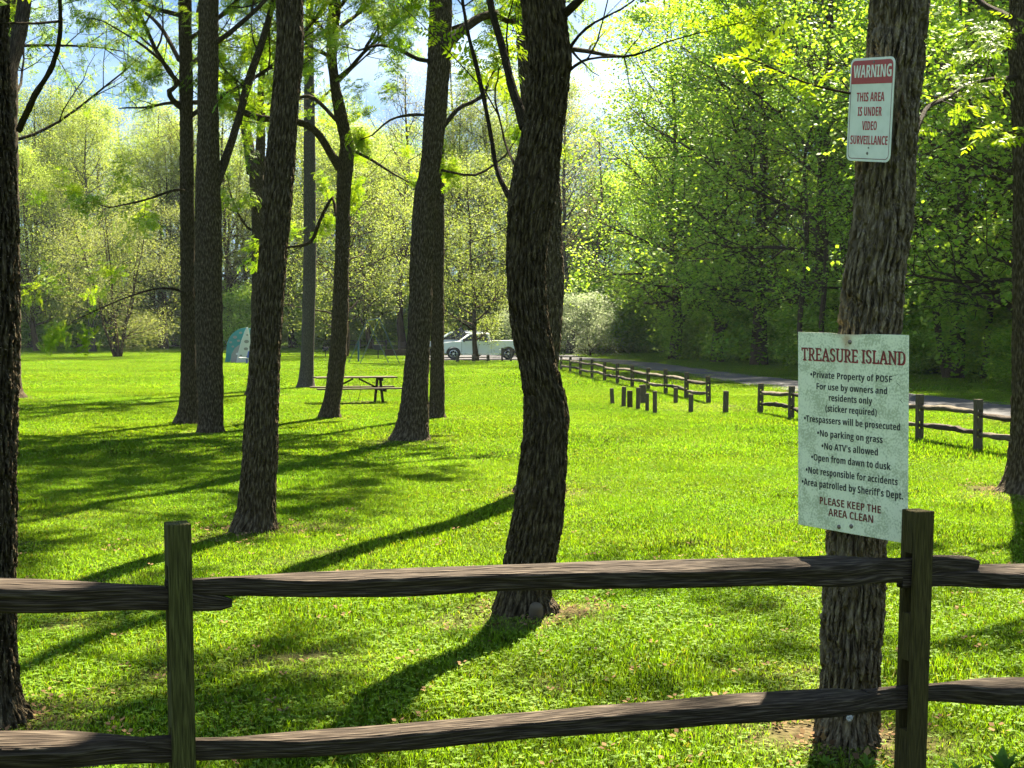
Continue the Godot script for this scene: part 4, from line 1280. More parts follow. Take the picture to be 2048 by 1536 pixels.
func build_far_fences() -> void:
	var sd := 20.0
	var fences := [[FENCE_B, "two-rail fence beside the lane, from the gap by the short posts past the sign tree", [0, 1]], [FENCE_A, "two-rail fence beside the lane, from the gap by the short posts to the parked pickup", [9, 10]]]
	for f in fences:
		var posts: Array = f[0]
		var o := thing("lane_fence", f[1], "fence", Vector3.ZERO, "fences along the lane")
		for k in posts.size():
			var p: Array = posts[k]
			var g := gy(p[0], p[1])
			var j := mini(k + 1, posts.size() - 1)
			var i := j - 1
			var dir := Vector3(posts[j][0] - posts[i][0], 0, posts[j][1] - posts[i][1]).normalized()
			var m := slotted_post(0.105, 0.12, p[2], [[p[2] * 0.26, p[2] * 0.42], [p[2] * 0.64, p[2] * 0.8]])
			var n := part("post", m, M.grey_wood, o, Vector3(p[0], g, p[1]))
			n.basis = Basis(dir, Vector3.UP, dir.cross(Vector3.UP)).rotated(Vector3(0, 0, 1), rng.randf_range(-0.02, 0.02))
		for k in posts.size() - 1:
			for level in [0.34, 0.73]:
				sd += 1.3
				var a: Array = posts[k]
				var b: Array = posts[k + 1]
				var pa := Vector3(a[0], gy(a[0], a[1]) + a[2] * level + rng.randf_range(-0.02, 0.02), a[1])
				var pb := Vector3(b[0], gy(b[0], b[1]) + b[2] * level + rng.randf_range(-0.02, 0.02), b[1])
				var over := (pb - pa).normalized() * 0.12
				pa -= over
				pb += over
				var rows := []
				for s in 15:
					var q := pa.lerp(pb, s / 14.0)
					var bow := sin(PI * s / 14.0)
					rows.append(Vector4(q.x, q.y + rng.randfn(0, 0.006) + bow * sin(sd) * 0.035, q.z, 0.035 + 0.017 * bow + rng.randf_range(-0.004, 0.004)))
				part("rail", split_rail(rows, 12, sd, 0.16, [Vector2(a[0], a[1]), Vector2(b[0], b[1])]), M.grey_wood if fmod(sd, 2.0) < 1.2 else M.rail_wood, o)
	# the fence behind the playground
	var back := thing("park_fence", "grey two-rail fence across the back of the playground", "fence")
	var from := Vector2(-33.0, -158.0)
	var to := Vector2(-6.6, -124.5)
	var pm := slotted_post(0.12, 0.12, 1.05, [[0.35, 0.5], [0.75, 0.9]])
	var last := Vector3.ZERO
	for k in 18:
		var p := from.lerp(to, k / 17.0)
		var here := Vector3(p.x, gy(p.x, p.y), p.y)
		part("post", pm, M.grey_wood, back, here).rotation.y = atan2(-(to - from).y, (to - from).x)
		if k:
			for h in [0.42, 0.84]:
				var mb := MB.new()
				bar(mb, last + Vector3(0, h, 0), here + Vector3(0, h + 0.03, 0), 0.1, 0.06, 0.012)
				part("rail", mb.mesh(), M.grey_wood, back)
		last = here
	# short posts round the gap
	var words := ["short leaning wooden post ending the row by the lane fence gap", "short square wooden post in the row by the lane fence gap"]
	for k in BOLLARDS.size():
		var b: Array = BOLLARDS[k]
		var mb := MB.new()
		var w: float = b[3]
		box(mb, Vector3(0, b[2] * 0.5 - 0.15, 0), Vector3(w, b[2] + 0.3, 0.14), Basis.IDENTITY, 0.012, 1.6)
		var label: String = words[0] if k == 0 else ("wide pale weathered board post among the short posts by the fence gap" if k == 4 else words[1])
		var o := part("short_post", mb.mesh(), M.grey_wood if k != 2 else M.post_wood, self, Vector3(b[0], gy(b[0], b[1]), b[1]))
		o.rotation.z = -b[4]
		o.rotation.y = rng.randf_range(-0.15, 0.15)
		tag(o, label, "post", "short wooden posts by the fence gap")
	# low posts with a rail in front of the pickup
	var low := thing("parking_barrier", "low wooden posts and rail in front of the white pickup", "barrier")
	var spots := [Vector3(-3.8, 0, -90.8), Vector3(-2.72, 0, -91.6), Vector3(-1.7, 0, -92.3)]
	for k in 3:
		var s: Vector3 = spots[k]
		s.y = gy(s.x, s.z)
		var mb := MB.new()
		box(mb, Vector3(0, 0.16, 0), Vector3(0.22, 0.64, 0.22), Basis.IDENTITY, 0.03)
		part("post", mb.mesh(), M.grey_wood, low, s)
		if k < 2:
			var e: Vector3 = spots[k + 1]
			e.y = gy(e.x, e.z)
			var rl := MB.new()
			bar(rl, s + Vector3(0.1, 0.3, 0), e + Vector3(-0.1, 0.3, 0), 0.09, 0.06, 0.01)
			part("rail", rl.mesh(), M.grey_wood, low)
	var end := thing("fence_end", "short end panel of rail fence beside the pickup's rear wheel", "fence")
	for k in 3:
		var p := Vector3(-0.7 + k * 0.62, 0, -92.6)
		p.y = gy(p.x, p.z)
		var mb := MB.new()
		box(mb, Vector3(0, 0.42, 0), Vector3(0.14, 1.1, 0.14), Basis.IDENTITY, 0.01)
		part("post", mb.mesh(), M.grey_wood, end, p)
		if k:
			for h in [0.42, 0.78]:
				var rl := MB.new()
				bar(rl, p + Vector3(-0.6, h, 0), p + Vector3(0, h - 0.02, 0), 0.08, 0.06, 0.01)
				part("rail", rl.mesh(), M.grey_wood, end)


# ---------------------------------------------------------------- signs

func lettering(text: String, x0: float, x1: float, base: float, cap: float, serif: bool, thick: float) -> MeshInstance3D:
	# one line of print: the capital height and the width of the line as painted
	var f := SystemFont.new()
	f.font_names = PackedStringArray(["Droid Serif" if serif else "Droid Sans"])
	f.font_weight = 400 if serif else 600
	var t := TextMesh.new()
	t.font = f
	t.font_size = 64
	t.pixel_size = 0.01
	t.depth = 0.02
	t.curve_step = 1.0
	t.horizontal_alignment = HORIZONTAL_ALIGNMENT_LEFT
	t.vertical_alignment = VERTICAL_ALIGNMENT_TOP
	var probe := TextMesh.new()
	probe.font = f
	probe.font_size = 64
	probe.pixel_size = 0.01
	probe.depth = 0.02
	probe.text = "H"
	probe.horizontal_alignment = HORIZONTAL_ALIGNMENT_LEFT
	probe.vertical_alignment = VERTICAL_ALIGNMENT_TOP
	t.text = text
	var box_ := t.get_aabb()
	var ref := probe.get_aabb()
	var sx := (x1 - x0) / box_.size.x
	var sy := cap / ref.size.y
	var o := MeshInstance3D.new()
	o.name = "lettering"
	o.mesh = t
	o.scale = Vector3(sx, sy, thick / 0.02)
	o.position = Vector3(x0 - box_.position.x * sx, base - ref.position.y * sy, thick * 0.5)
	return o


func sign_root(called: String, label: String, at: Array) -> Node3D:
	var o := thing(called, label, "sign", Vector3(at[0][0], at[0][1], at[0][2]))
	o.basis = Basis(Vector3(at[1][0], at[1][1], at[1][2]), Vector3(at[2][0], at[2][1], at[2][2]), Vector3(at[3][0], at[3][1], at[3][2])).orthonormalized()
	return o


func stained_board() -> StandardMaterial3D:
	# white board grown over with algae, washed in a streak below the bolt, rusty round it
	var w := 384
	var h := 576
	var n1 := noise_image(61, 0.11, w, h, FastNoiseLite.TYPE_SIMPLEX_SMOOTH, 4)
	var n2 := noise_image(62, 0.012, w, h)
	var n3 := noise_image(63, 0.3, w, h, FastNoiseLite.TYPE_SIMPLEX_SMOOTH, 2)
	var im := Image.create(w, h, false, Image.FORMAT_RGB8)
	for y in h:
		for x in w:
			var u := float(x) / w
			var v := float(y) / h
			var a := n1.get_pixel(x, y).r
			var b := n2.get_pixel(x, y).r
			var c := n3.get_pixel(x, y).r
			var clean := exp(-pow((u - 0.44 - 0.05 * (b - 0.5)) / 0.09, 2.0)) * (0.8 if v > 0.06 else 0.5)
			var algae := clampf((a - 0.45) * 2.2 + (b - 0.42) * 1.9, 0.0, 1.0) * (1.0 - clean * 0.9)
			algae = clampf(algae * (0.6 + 0.8 * c), 0.0, 1.0)
			var col := Color(0.67, 0.69, 0.47).lerp(Color(0.27, 0.31, 0.16), algae * 0.68)
			var rust := exp(-(pow((u - 0.46) / 0.05, 2.0) + pow((v - 0.03) / 0.04, 2.0)))
			rust = maxf(rust, exp(-pow((u - 0.455) / 0.022, 2.0)) * exp(-maxf(0.0, v - 0.05) / 0.1) * (0.5 + a) * float(v > 0.04))
			rust = maxf(rust, 0.8 * exp(-pow((v - 0.005) / 0.012, 2.0)) * exp(-pow((u - 0.46) / 0.12, 2.0)))
			col = col.lerp(Color(0.3, 0.13, 0.03), clampf(rust * 0.75 * (0.6 + 0.6 * c), 0.0, 1.0))
			im.set_pixel(x, y, col.linear_to_srgb())
	# scratches at the right edge
	for s in [[0.9, 0.23, 0.03, 0.012], [0.86, 0.2, 0.05, -0.01], [0.93, 0.31, 0.02, 0.014]]:
		for k in 24:
			var x := int((s[0] + s[2] * k / 24.0) * w)
			var y := int((s[1] + s[3] * k / 24.0) * h)
			im.set_pixel(x, y, Color(0.2, 0.25, 0.2))
	var m := mat("stained_board", Color.WHITE, 0.5, 0.0, 0.4)
	m.albedo_texture = tex(im)
	m.texture_repeat = false
	return m


func build_signs() -> void:
	var colors := ["sign_black", "sign_red", "sign_dark_red", "sign_white"]
	var big := sign_root("notice_board", "weathered white notice board with red TREASURE ISLAND heading bolted to the leaning tree", BIG_AT)
	var mb := MB.new()
	profile(mb, PackedVector2Array([Vector2(-0.305, -0.457), Vector2(0.305, -0.457), Vector2(0.305, 0.457), Vector2(0.13, 0.457), Vector2(0.03, 0.452), Vector2(-0.05, 0.452), Vector2(-0.12, 0.457), Vector2(-0.305, 0.457)]), 0.0015, 0.0006)
	for k in mb.uv.size():
		mb.uv[k] = Vector2(mb.v[k].x / 0.61 + 0.5, 0.5 - mb.v[k].y / 0.914)
	part("panel", mb.mesh(), stained_board(), big, Vector3(0, 0, -0.0016))
	for l in BIG_LINES:
		var kind: int = l[5]
		if l[0] == "TREASURE ISLAND":
			var back := lettering(l[0], l[1] + 0.003, l[2] + 0.004, l[3] - 0.0035, l[4], true, 0.0008)
			back.material_override = M.sign_red
			big.add_child(back, true)
			var front := lettering(l[0], l[1], l[2], l[3], l[4], true, 0.0016)
			front.material_override = M.sign_dark_red
			big.add_child(front, true)
			# the tall initials
			continue
		var o := lettering(l[0], l[1], l[2], l[3], l[4] * (0.98 if kind else 0.93), false, 0.001)
		o.material_override = M[colors[kind]]
		big.add_child(o, true)
	for p in [[-0.007, 0.418, "bolt"], [-0.0657, -0.435, "bolt"], [0.0035, -0.4225, "bolt"]]:
		var b := MB.new()
		lathe(b, [[0.0, 0.006], [0.006, 0.0055], [0.0095, 0.003], [0.0105, 0.0]], 14, Transform3D(Basis(Vector3.RIGHT, PI / 2), Vector3.ZERO))
		part(p[2], b.mesh(), M.steel, big, Vector3(p[0], p[1], 0.0))
	var warn := sign_root("warning_sign", "small white sign with red WARNING header about video surveillance on the leaning tree", WARN_AT)
	var pm := MB.new()
	profile(pm, rounded(0.305, 0.457, 0.03), 0.0012, 0.0005)
	var dirt := mat("warning_panel", Color(1, 1, 1), 0.4, 0.0, 0.5)
	dirt.albedo_texture = tex(ramp(noise_image(66, 0.02, 256, 256), Color(0.5, 0.54, 0.43), Color(0.58, 0.61, 0.5), Color(0.61, 0.64, 0.53)))
	dirt.uv1_scale = Vector3(2.0, 2.0, 2.0)
	part("panel", pm.mesh(), dirt, warn, Vector3(0, 0, -0.0013))
	# red header and the thin red border
	var head := PackedVector2Array()
	for q in rounded(0.284, 0.436, 0.024):
		head.append(Vector2(q.x, maxf(q.y, 0.115)))
	var clean := PackedVector2Array()
	for q in head:
		if clean.is_empty() or clean[clean.size() - 1].distance_to(q) > 0.0005:
			clean.append(q)
	if clean[0].distance_to(clean[clean.size() - 1]) < 0.0005:
		clean.remove_at(clean.size() - 1)
	var hm := MB.new()
	profile(hm, clean, 0.0004, 0.0001)
	part("header", hm.mesh(), M.sign_red, warn, Vector3(0, 0, 0.0004))
	var ring := rounded(0.284, 0.436, 0.024)
	var inner := rounded(0.2775, 0.4295, 0.021)
	var rm := MB.new()
	for k in ring.size():
		var j := (k + 1) % ring.size()
		if minf(ring[k].y, ring[j].y) > 0.16:
			continue
		var f := func(q: Vector2) -> Vector3: return Vector3(q.x, minf(q.y, 0.1148), 0.0005)
		rm.quad(f.call(ring[k]), f.call(inner[k]), f.call(inner[j]), f.call(ring[j]))
	part("border", rm.mesh(), M.sign_dark_red, warn)
	for l in WARN_LINES:
		var o := lettering(l[0], l[1], l[2], l[3], l[4], false, 0.0012)
		if l[0] == "WARNING":
			o.position.z += 0.0009
		o.material_override = M[colors[l[5]]] if l[0] == "WARNING" else M.sign_red
		warn.add_child(o, true)
	for p in [[0.0027, -0.1675, 0.004], [0.012, 0.2085, 0.006], [-0.0043, -0.192, 0.007]]:
		var b := MB.new()
		lathe(b, [[0.0, 0.003], [p[2] * 0.7, 0.0026], [p[2], 0.0]], 12, Transform3D(Basis(Vector3.RIGHT, PI / 2), Vector3.ZERO))
		part("bolt", b.mesh(), M.steel, warn, Vector3(p[0], p[1], 0.0006))


# ---------------------------------------------------------------- vehicles

func wheel(parent: Node3D, at: Vector3, rad: float, out: float) -> void:
	var x := Transform3D(Basis(Vector3.RIGHT, PI / 2 * out), Vector3.ZERO)
	var t := MB.new()
	lathe(t, [[rad * 0.62, 0.11], [rad * 0.7, 0.13], [rad * 0.94, 0.12], [rad, 0.08], [rad, -0.08], [rad * 0.94, -0.12], [rad * 0.6, -0.13], [0.0, -0.1]], 28, x)
	var w := part("wheel", t.mesh(), M.tyre, parent, at)
	var rim := MB.new()
	lathe(rim, [[0.0, 0.06], [rad * 0.14, 0.062], [rad * 0.16, 0.045], [rad * 0.2, 0.03]], 20, x)
	lathe(rim, [[rad * 0.52, 0.05], [rad * 0.56, 0.115], [rad * 0.63, 0.112], [rad * 0.64, 0.08]], 28, x)
	for k in 6:
		var a := TAU * k / 6
		var d := Vector3(cos(a), sin(a), 0)
		bar(rim, d * rad * 0.1 + Vector3(0, 0, 0.06 * out), d * rad * 0.56 + Vector3(0, 0, 0.085 * out), 0.075, 0.03, 0.008)
	part("rim", rim.mesh(), M.chrome, w)


func arch(x: float, y: float, r: float) -> Array:
	var out := []
	for k in 9:
		var a := PI - PI * k / 8
		out.append(Vector2(x + cos(a) * r, y + sin(a) * r))
	return out


func vehicle(o: Node3D, body: Array, wheels: Array, green: Array, panes: Array, half: float, paint: Material) -> void:
	var mb := MB.new()
	profile(mb, PackedVector2Array(body), half, 0.03)
	part("body", mb.mesh(), paint, o)
	var gm := MB.new()
	profile(gm, PackedVector2Array(green), half - 0.13, 0.1)
	part("cab", gm.mesh(), paint, o)
	for p in panes:
		for s in [-1.0, 1.0]:
			var w := MB.new()
			profile(w, PackedVector2Array(p), 0.006, 0.002)
			part("window", w.mesh(), M.tinted_glass, o, Vector3(0, 0, s * (half - 0.127)))
	# windscreen and rear window
	var n := green.size()
	for e in [[green[0], green[1], -1.0], [green[n - 1], green[n - 2], 1.0]]:
		var a: Vector2 = e[0].lerp(e[1], 0.12)
		var b: Vector2 = e[0].lerp(e[1], 0.9)
		var wm := MB.new()
		bar(wm, Vector3(a.x + e[2] * 0.006, a.y, 0), Vector3(b.x + e[2] * 0.006, b.y, 0), 0.012, half * 2.0 - 0.52, 0.003)
		part("windscreen" if e[2] < 0.0 else "rear_window", wm.mesh(), M.tinted_glass, o)
	for w in wheels:
		for s in [-1.0, 1.0]:
			wheel(o, Vector3(w.x, w.y, s * (half - 0.12)), w.z, s)


func build_vehicles() -> void:
	var z := -97.0
	var t := thing("pickup_truck", "white four-door pickup parked side-on beyond the low barrier", "truck", Vector3(-2.22, gy(-2.22, z) + 0.035, z))
	t.scale = Vector3(1.08, 1.03, 1.05)
	var body := [Vector2(-2.95, 0.48), Vector2(-2.99, 0.78), Vector2(-2.93, 1.1), Vector2(-2.8, 1.18), Vector2(-1.9, 1.29), Vector2(-1.65, 1.3), Vector2(0.6, 1.29), Vector2(0.68, 1.37), Vector2(2.86, 1.37), Vector2(2.93, 1.3), Vector2(2.93, 0.62), Vector2(2.75, 0.46)]
	var rear := arch(1.8, 0.42, 0.5)
	rear.reverse()
	body.append_array(rear)
	body.append_array([Vector2(1.1, 0.36), Vector2(-1.25, 0.36)])
	var front := arch(-1.95, 0.42, 0.5)
	front.reverse()
	body.append_array(front)
	vehicle(t, body, [Vector3(-1.95, 0.42, 0.42), Vector3(1.8, 0.42, 0.42)], [Vector2(-1.72, 1.24), Vector2(-0.95, 1.83), Vector2(-0.75, 1.91), Vector2(0.3, 1.93), Vector2(0.5, 1.88), Vector2(0.62, 1.27)], [[Vector2(-1.34, 1.33), Vector2(-0.76, 1.8), Vector2(-0.3, 1.83), Vector2(-0.3, 1.33)], [Vector2(-0.2, 1.33), Vector2(-0.2, 1.83), Vector2(0.26, 1.83), Vector2(0.36, 1.74), Vector2(0.42, 1.33)]], 1.0, M.truck_paint)
	for x in [[-1.38, 0.5, 1.26], [-0.25, 0.4, 1.26], [0.64, 0.42, 1.34]]:
		var g := MB.new()
		box(g, Vector3(x[0], (x[1] + x[2]) * 0.5, 0.999), Vector3(0.018, x[2] - x[1], 0.006), Basis.IDENTITY, 0.001)
		part("door_gap", g.mesh(), M.black_plastic, t)
	for x in [-0.42, 0.45]:
		var h := MB.new()
		box(h, Vector3(x, 1.08, 1.015), Vector3(0.2, 0.045, 0.03), Basis.IDENTITY, 0.008)
		part("door_handle", h.mesh(), M.chrome, t)
	var mir := MB.new()
	box(mir, Vector3(-1.22, 1.38, 1.1), Vector3(0.14, 0.24, 0.22), Basis.IDENTITY, 0.03)
	part("mirror", mir.mesh(), M.black_plastic, t)
	var bump := MB.new()
	box(bump, Vector3(-2.98, 0.58, 0), Vector3(0.16, 0.22, 1.9), Basis.IDENTITY, 0.04)
	part("front_bumper", bump.mesh(), M.chrome, t)
	var rb := MB.new()
	box(rb, Vector3(2.98, 0.6, 0), Vector3(0.16, 0.18, 1.9), Basis.IDENTITY, 0.04)
	part("rear_bumper", rb.mesh(), M.chrome, t)
	for s in [-1.0, 1.0]:
		var hl := MB.new()
		box(hl, Vector3(-2.9, 0.95, s * 0.82), Vector3(0.14, 0.22, 0.34), Basis.IDENTITY, 0.04)
		part("headlight", hl.mesh(), M.head_lamp, t)
		var tl := MB.new()
		box(tl, Vector3(2.9, 1.02, s * 0.9), Vector3(0.1, 0.4, 0.2), Basis.IDENTITY, 0.03)
		part("tail_light", tl.mesh(), M.tail_lamp, t)
	var step := MB.new()
	bar(step, Vector3(-1.35, 0.38, 0.98), Vector3(1.2, 0.38, 0.98), 0.08, 0.12, 0.02)
	part("side_step", step.mesh(), M.chrome, t)
	var well := MB.new()
	box(well, Vector3(-0.1, 0.6, 0), Vector3(5.0, 0.3, 1.5), Basis.IDENTITY, 0.02)
	part("chassis", well.mesh(), M.black_plastic, t)
	var suv_body := [Vector2(-2.45, 0.45), Vector2(-2.5, 0.8), Vector2(-2.4, 1.08), Vector2(-1.25, 1.2), Vector2(2.3, 1.22), Vector2(2.45, 1.0), Vector2(2.4, 0.46)]
	var r2 := arch(1.5, 0.4, 0.46)
	r2.reverse()
	suv_body.append_array(r2)
	suv_body.append_array([Vector2(0.85, 0.34), Vector2(-0.85, 0.34)])
	var f2 := arch(-1.5, 0.4, 0.46)
	f2.reverse()
	suv_body.append_array(f2)
	var cab := [Vector2(-1.3, 1.18), Vector2(-0.55, 1.74), Vector2(-0.3, 1.82), Vector2(1.9, 1.8), Vector2(2.15, 1.7), Vector2(2.38, 1.2)]
	var panes := [[Vector2(-0.95, 1.26), Vector2(-0.4, 1.7), Vector2(0.1, 1.73), Vector2(0.1, 1.26)], [Vector2(0.18, 1.26), Vector2(0.18, 1.73), Vector2(1.05, 1.73), Vector2(1.05, 1.26)], [Vector2(1.13, 1.26), Vector2(1.13, 1.72), Vector2(1.85, 1.7), Vector2(2.05, 1.26)]]
	for c in [[Vector2(-4.5, -103.5), "suv_paint", "silver-blue estate car parked behind the white pickup", 1.12, 0.05], [Vector2(-32.8, -146.0), "car_paint", "white car glimpsed beyond the climbing panels", 1.0, 0.3]]:
		var s := thing("parked_car", c[2], "car", Vector3(c[0].x, gy(c[0].x, c[0].y) + 0.035, c[0].y))
		s.rotation.y = c[4]
		s.scale = Vector3.ONE * c[3]
		vehicle(s, suv_body, [Vector3(-1.5, 0.4, 0.38), Vector3(1.5, 0.4, 0.38)], cab, panes, 0.93, M[c[1]])
		for k in [-1.0, 1.0]:
			var rr := MB.new()
			bar(rr, Vector3(-0.2, 1.86, k * 0.62), Vector3(1.8, 1.85, k * 0.62), 0.04, 0.04, 0.01)
			part("roof_rail", rr.mesh(), M.chrome, s)
			var hl := MB.new()
			box(hl, Vector3(-2.4, 0.95, k * 0.72), Vector3(0.14, 0.18, 0.34), Basis.IDENTITY, 0.04)
			part("headlight", hl.mesh(), M.head_lamp, s)


# ---------------------------------------------------------------- picnic table and playground

func build_picnic_table() -> void:
	var t := thing("picnic_table", "brown wooden picnic table with attached benches on a worn patch of lawn", "table", Vector3(-4.43, gy(-4.43, -36.85), -36.85))
	t.rotation.y = 0.3
	var L := 2.3
	for k in 5:
		var b := MB.new()
		box(b, Vector3(-0.02 + rng.randf_range(-0.01, 0.01), 0.74, -0.3 + k * 0.15), Vector3(0.14, L, 0.04), Basis(Vector3(0, 0, -1), Vector3(1, 0, 0), Vector3(0, -1, 0)), 0.006)
		part("top_plank", b.mesh(), M.grey_wood, t)
	for s in [-1.0, 1.0]:
		for k in 2:
			var b := MB.new()
			box(b, Vector3(0.02, 0.44, s * (0.62 + k * 0.14)), Vector3(0.13, L + 0.14, 0.04), Basis(Vector3(0, 0, -1), Vector3(1, 0, 0), Vector3(0, -1, 0)), 0.006)
			part("bench_plank", b.mesh(), M.grey_wood, t)
	for x in [-0.66, 0.66]:
		for s in [-1.0, 1.0]:
			var l := MB.new()
			bar(l, Vector3(x, -0.05, s * 0.62), Vector3(x, 0.72, s * 0.2), 0.06, 0.09, 0.005)
			var n := part("leg", l.mesh(), M.rail_wood, t)
			n.basis = Basis.IDENTITY
		var c := MB.new()
		bar(c, Vector3(x + 0.045, 0.4, -0.8), Vector3(x + 0.045, 0.4, 0.8), 0.04, 0.1, 0.005)
		part("seat_bearer", c.mesh(), M.rail_wood, t)
		var c2 := MB.new()
		bar(c2, Vector3(x + 0.045, 0.68, -0.36), Vector3(x + 0.045, 0.68, 0.36), 0.04, 0.08, 0.005)
		part("top_bearer", c2.mesh(), M.rail_wood, t)
		var br := MB.new()
		bar(br, Vector3(x, 0.41, 0), Vector3(signf(x) * 0.08, 0.7, 0), 0.05, 0.045, 0.005)
		part("brace", br.mesh(), M.rail_wood, t)
	for s in [-1.0, 1.0]:
		var ch := []
		for k in 9:
			ch.append(Vector4(-0.05 + s * (0.13 + 0.05 * sin(k * 0.5)), 0.68 - k * 0.082, 0.02, 0.006))
		var cm := MB.new()
		tube(cm, ch, 6)
		part("hanging_cord", cm.mesh(), M.black_iron, t)


func climbing_panel(parent: Node3D, outline: PackedVector2Array, m: Material, x: Transform3D, holes: Array, name_: String) -> void:
	var mb := MB.new()
	profile(mb, outline, 0.045, 0.015, x)
	var p := part(name_, mb.mesh(), m, parent)
	for h in holes:
		for s in [-1.0, 1.0]:
			var hb := MB.new()
			var ring := PackedVector2Array()
			for k in 10:
				ring.append(Vector2(h[0] + cos(TAU * k / 10) * h[2] * 1.15, h[1] + sin(TAU * k / 10) * h[2] * 0.8))
			profile(hb, ring, 0.03, 0.012, x * Transform3D(Basis.IDENTITY, Vector3(0, 0, s * 0.035)))
			part("hand_hold", hb.mesh(), M.grey_plastic if m != M.grey_plastic else M.cream_plastic, p)


func build_playground() -> void:
	build_picnic_table()
	var c := thing("climbing_frame", "teal arched climbing wall with cream and grey panels on the far lawn", "climbing frame", Vector3(-18.3, gy(-18.3, -89.5), -89.5))
	# teal panel: an arch swept down to a narrow foot on either side
	var arch_out := PackedVector2Array()
	for k in 13:
		var a := PI * k / 12
		arch_out.append(Vector2(cos(a) * 1.35, 0.95 + sin(a) * 1.45))
	arch_out.append(Vector2(-1.45, 0.0))
	arch_out.append(Vector2(-1.13, 0.0))
	for k in 9:
		var a := PI - PI * k / 8
		arch_out.append(Vector2(cos(a) * 0.95 - 0.02, 0.5 + sin(a) * 0.75))
	arch_out.append(Vector2(1.1, 0.0))
	arch_out.append(Vector2(1.42, 0.0))
	climbing_panel(c, arch_out, M.teal_plastic, Transform3D(Basis.IDENTITY, Vector3(-0.05, 0, -0.2)), [[-0.75, 1.75, 0.13], [-0.35, 2.05, 0.1], [-1.05, 1.4, 0.09], [-0.5, 1.5, 0.1], [0.4, 1.8, 0.12], [0.75, 1.6, 0.1], [-0.9, 1.1, 0.08]], "arch_panel")
	var cream := PackedVector2Array([Vector2(-0.75, 0), Vector2(-0.62, 0.7), Vector2(-0.4, 1.5), Vector2(-0.16, 2.15), Vector2(-0.02, 2.45), Vector2(0.06, 2.4), Vector2(0.16, 1.9), Vector2(0.34, 1.45), Vector2(0.62, 1.15), Vector2(0.75, 0.7), Vector2(0.78, 0)])
	climbing_panel(c, cream, M.cream_plastic, Transform3D(Basis(Vector3.UP, 0.45), Vector3(0.12, 0, 0.25)), [[-0.05, 1.45, 0.15], [-0.1, 0.95, 0.13], [0.3, 0.75, 0.13], [0.02, 0.4, 0.12], [0.4, 1.05, 0.09], [-0.45, 0.5, 0.08], [0.0, 1.9, 0.07]], "cream_panel")
	var grey := PackedVector2Array([Vector2(-0.5, 0), Vector2(-0.42, 0.55), Vector2(-0.15, 1.0), Vector2(0.3, 1.3), Vector2(0.4, 0)])
	climbing_panel(c, grey, M.grey_plastic, Transform3D(Basis(Vector3.UP, -0.3), Vector3(-0.62, 0, 0.05)), [[0.05, 0.6, 0.1]], "grey_panel")
	# small blue seat beside it
	var seat := thing("spring_rider", "small blue and white spring seat beside the climbing wall", "play seat", Vector3(-17.55, gy(-17.55, -86.0), -86.0))
	var leg := MB.new()
	lathe(leg, [[0.05, -0.05], [0.07, 0.1], [0.06, 0.28], [0.1, 0.34], [0.0, 0.36]], 12)
	part("leg", leg.mesh(), M.blue_plastic, seat)
	var sb := MB.new()
	profile(sb, PackedVector2Array([Vector2(-0.5, 0.45), Vector2(-0.3, 0.34), Vector2(0.3, 0.34), Vector2(0.4, 0.7), Vector2(0.3, 0.75), Vector2(0.18, 0.44), Vector2(-0.3, 0.44)]), 0.16, 0.02)
	part("seat", sb.mesh(), M.cream_plastic, seat)
	var bb := MB.new()
	profile(bb, PackedVector2Array([Vector2(0.02, 0.4), Vector2(0.3, 0.4), Vector2(0.32, 0.82), Vector2(0.12, 0.86)]), 0.17, 0.02)
	part("backrest", bb.mesh(), M.blue_plastic, seat)
	# swing frame: pale green A-frames under a top bar
	var sw := thing("swing_frame", "pale green swing frame with two splayed A-shaped ends", "swing frame", Vector3(-9.2, gy(-9.2, -86.0), -86.0))
	var apex := [Vector3(-0.53, 2.87, -1.5), Vector3(0.54, 3.0, 1.0)]
	var feet := [[Vector3(-1.84, 0.0, -1.5), Vector3(0.95, 0.0, -1.5)], [Vector3(-0.77, 0.0, 1.0), Vector3(1.88, 0.0, 1.0)]]
	for k in 2:
		for f in feet[k]:
			var l := MB.new()
			bar(l, f + Vector3(0, -0.05, 0), apex[k], 0.05, 0.05, 0.015)
			part("leg", l.mesh(), M.green_steel, sw)
	var tb := MB.new()
	bar(tb, apex[0], apex[1], 0.07, 0.07, 0.02)
	part("top_bar", tb.mesh(), M.green_steel, sw)
	var pp := MB.new()
	box(pp, Vector3(0, 0.66, 0), Vector3(0.12, 1.5, 0.12), Basis.IDENTITY, 0.03)
	box(pp, Vector3(0, 1.43, 0), Vector3(0.16, 0.05, 0.16), Basis.IDENTITY, 0.015)
	tag(part("play_post", pp.mesh(), M.blue_steel, self, Vector3(-10.72, gy(-10.72, -90.8), -90.8)), "dark blue-green square post beside the swing frame", "post")
	# charcoal grills on posts
	for g in [[Vector2(-10.3, -100.0), 1.15, "black charcoal grill on a single post behind the swing frame"], [Vector2(-15.2, -106.0), 0.85, "low black grill on a bent post behind the picnic table"]]:
		var gr := thing("charcoal_grill", g[2], "grill", Vector3(g[0].x, gy(g[0].x, g[0].y), g[0].y), "charcoal grills on posts")
		gr.scale = Vector3.ONE * g[1]
		var gp := MB.new()
		bar(gp, Vector3(0, -0.1, 0), Vector3(0, 0.62, 0), 0.07, 0.07, 0.02)
		part("post", gp.mesh(), M.black_iron, gr)
		var bowl := MB.new()
		profile(bowl, PackedVector2Array([Vector2(-0.22, 0.6), Vector2(0.22, 0.6), Vector2(0.28, 0.82), Vector2(0.3, 0.95), Vector2(-0.3, 0.95), Vector2(-0.28, 0.82)]), 0.22, 0.02)
		part("firebox", bowl.mesh(), M.black_iron, gr)
		var grate := MB.new()
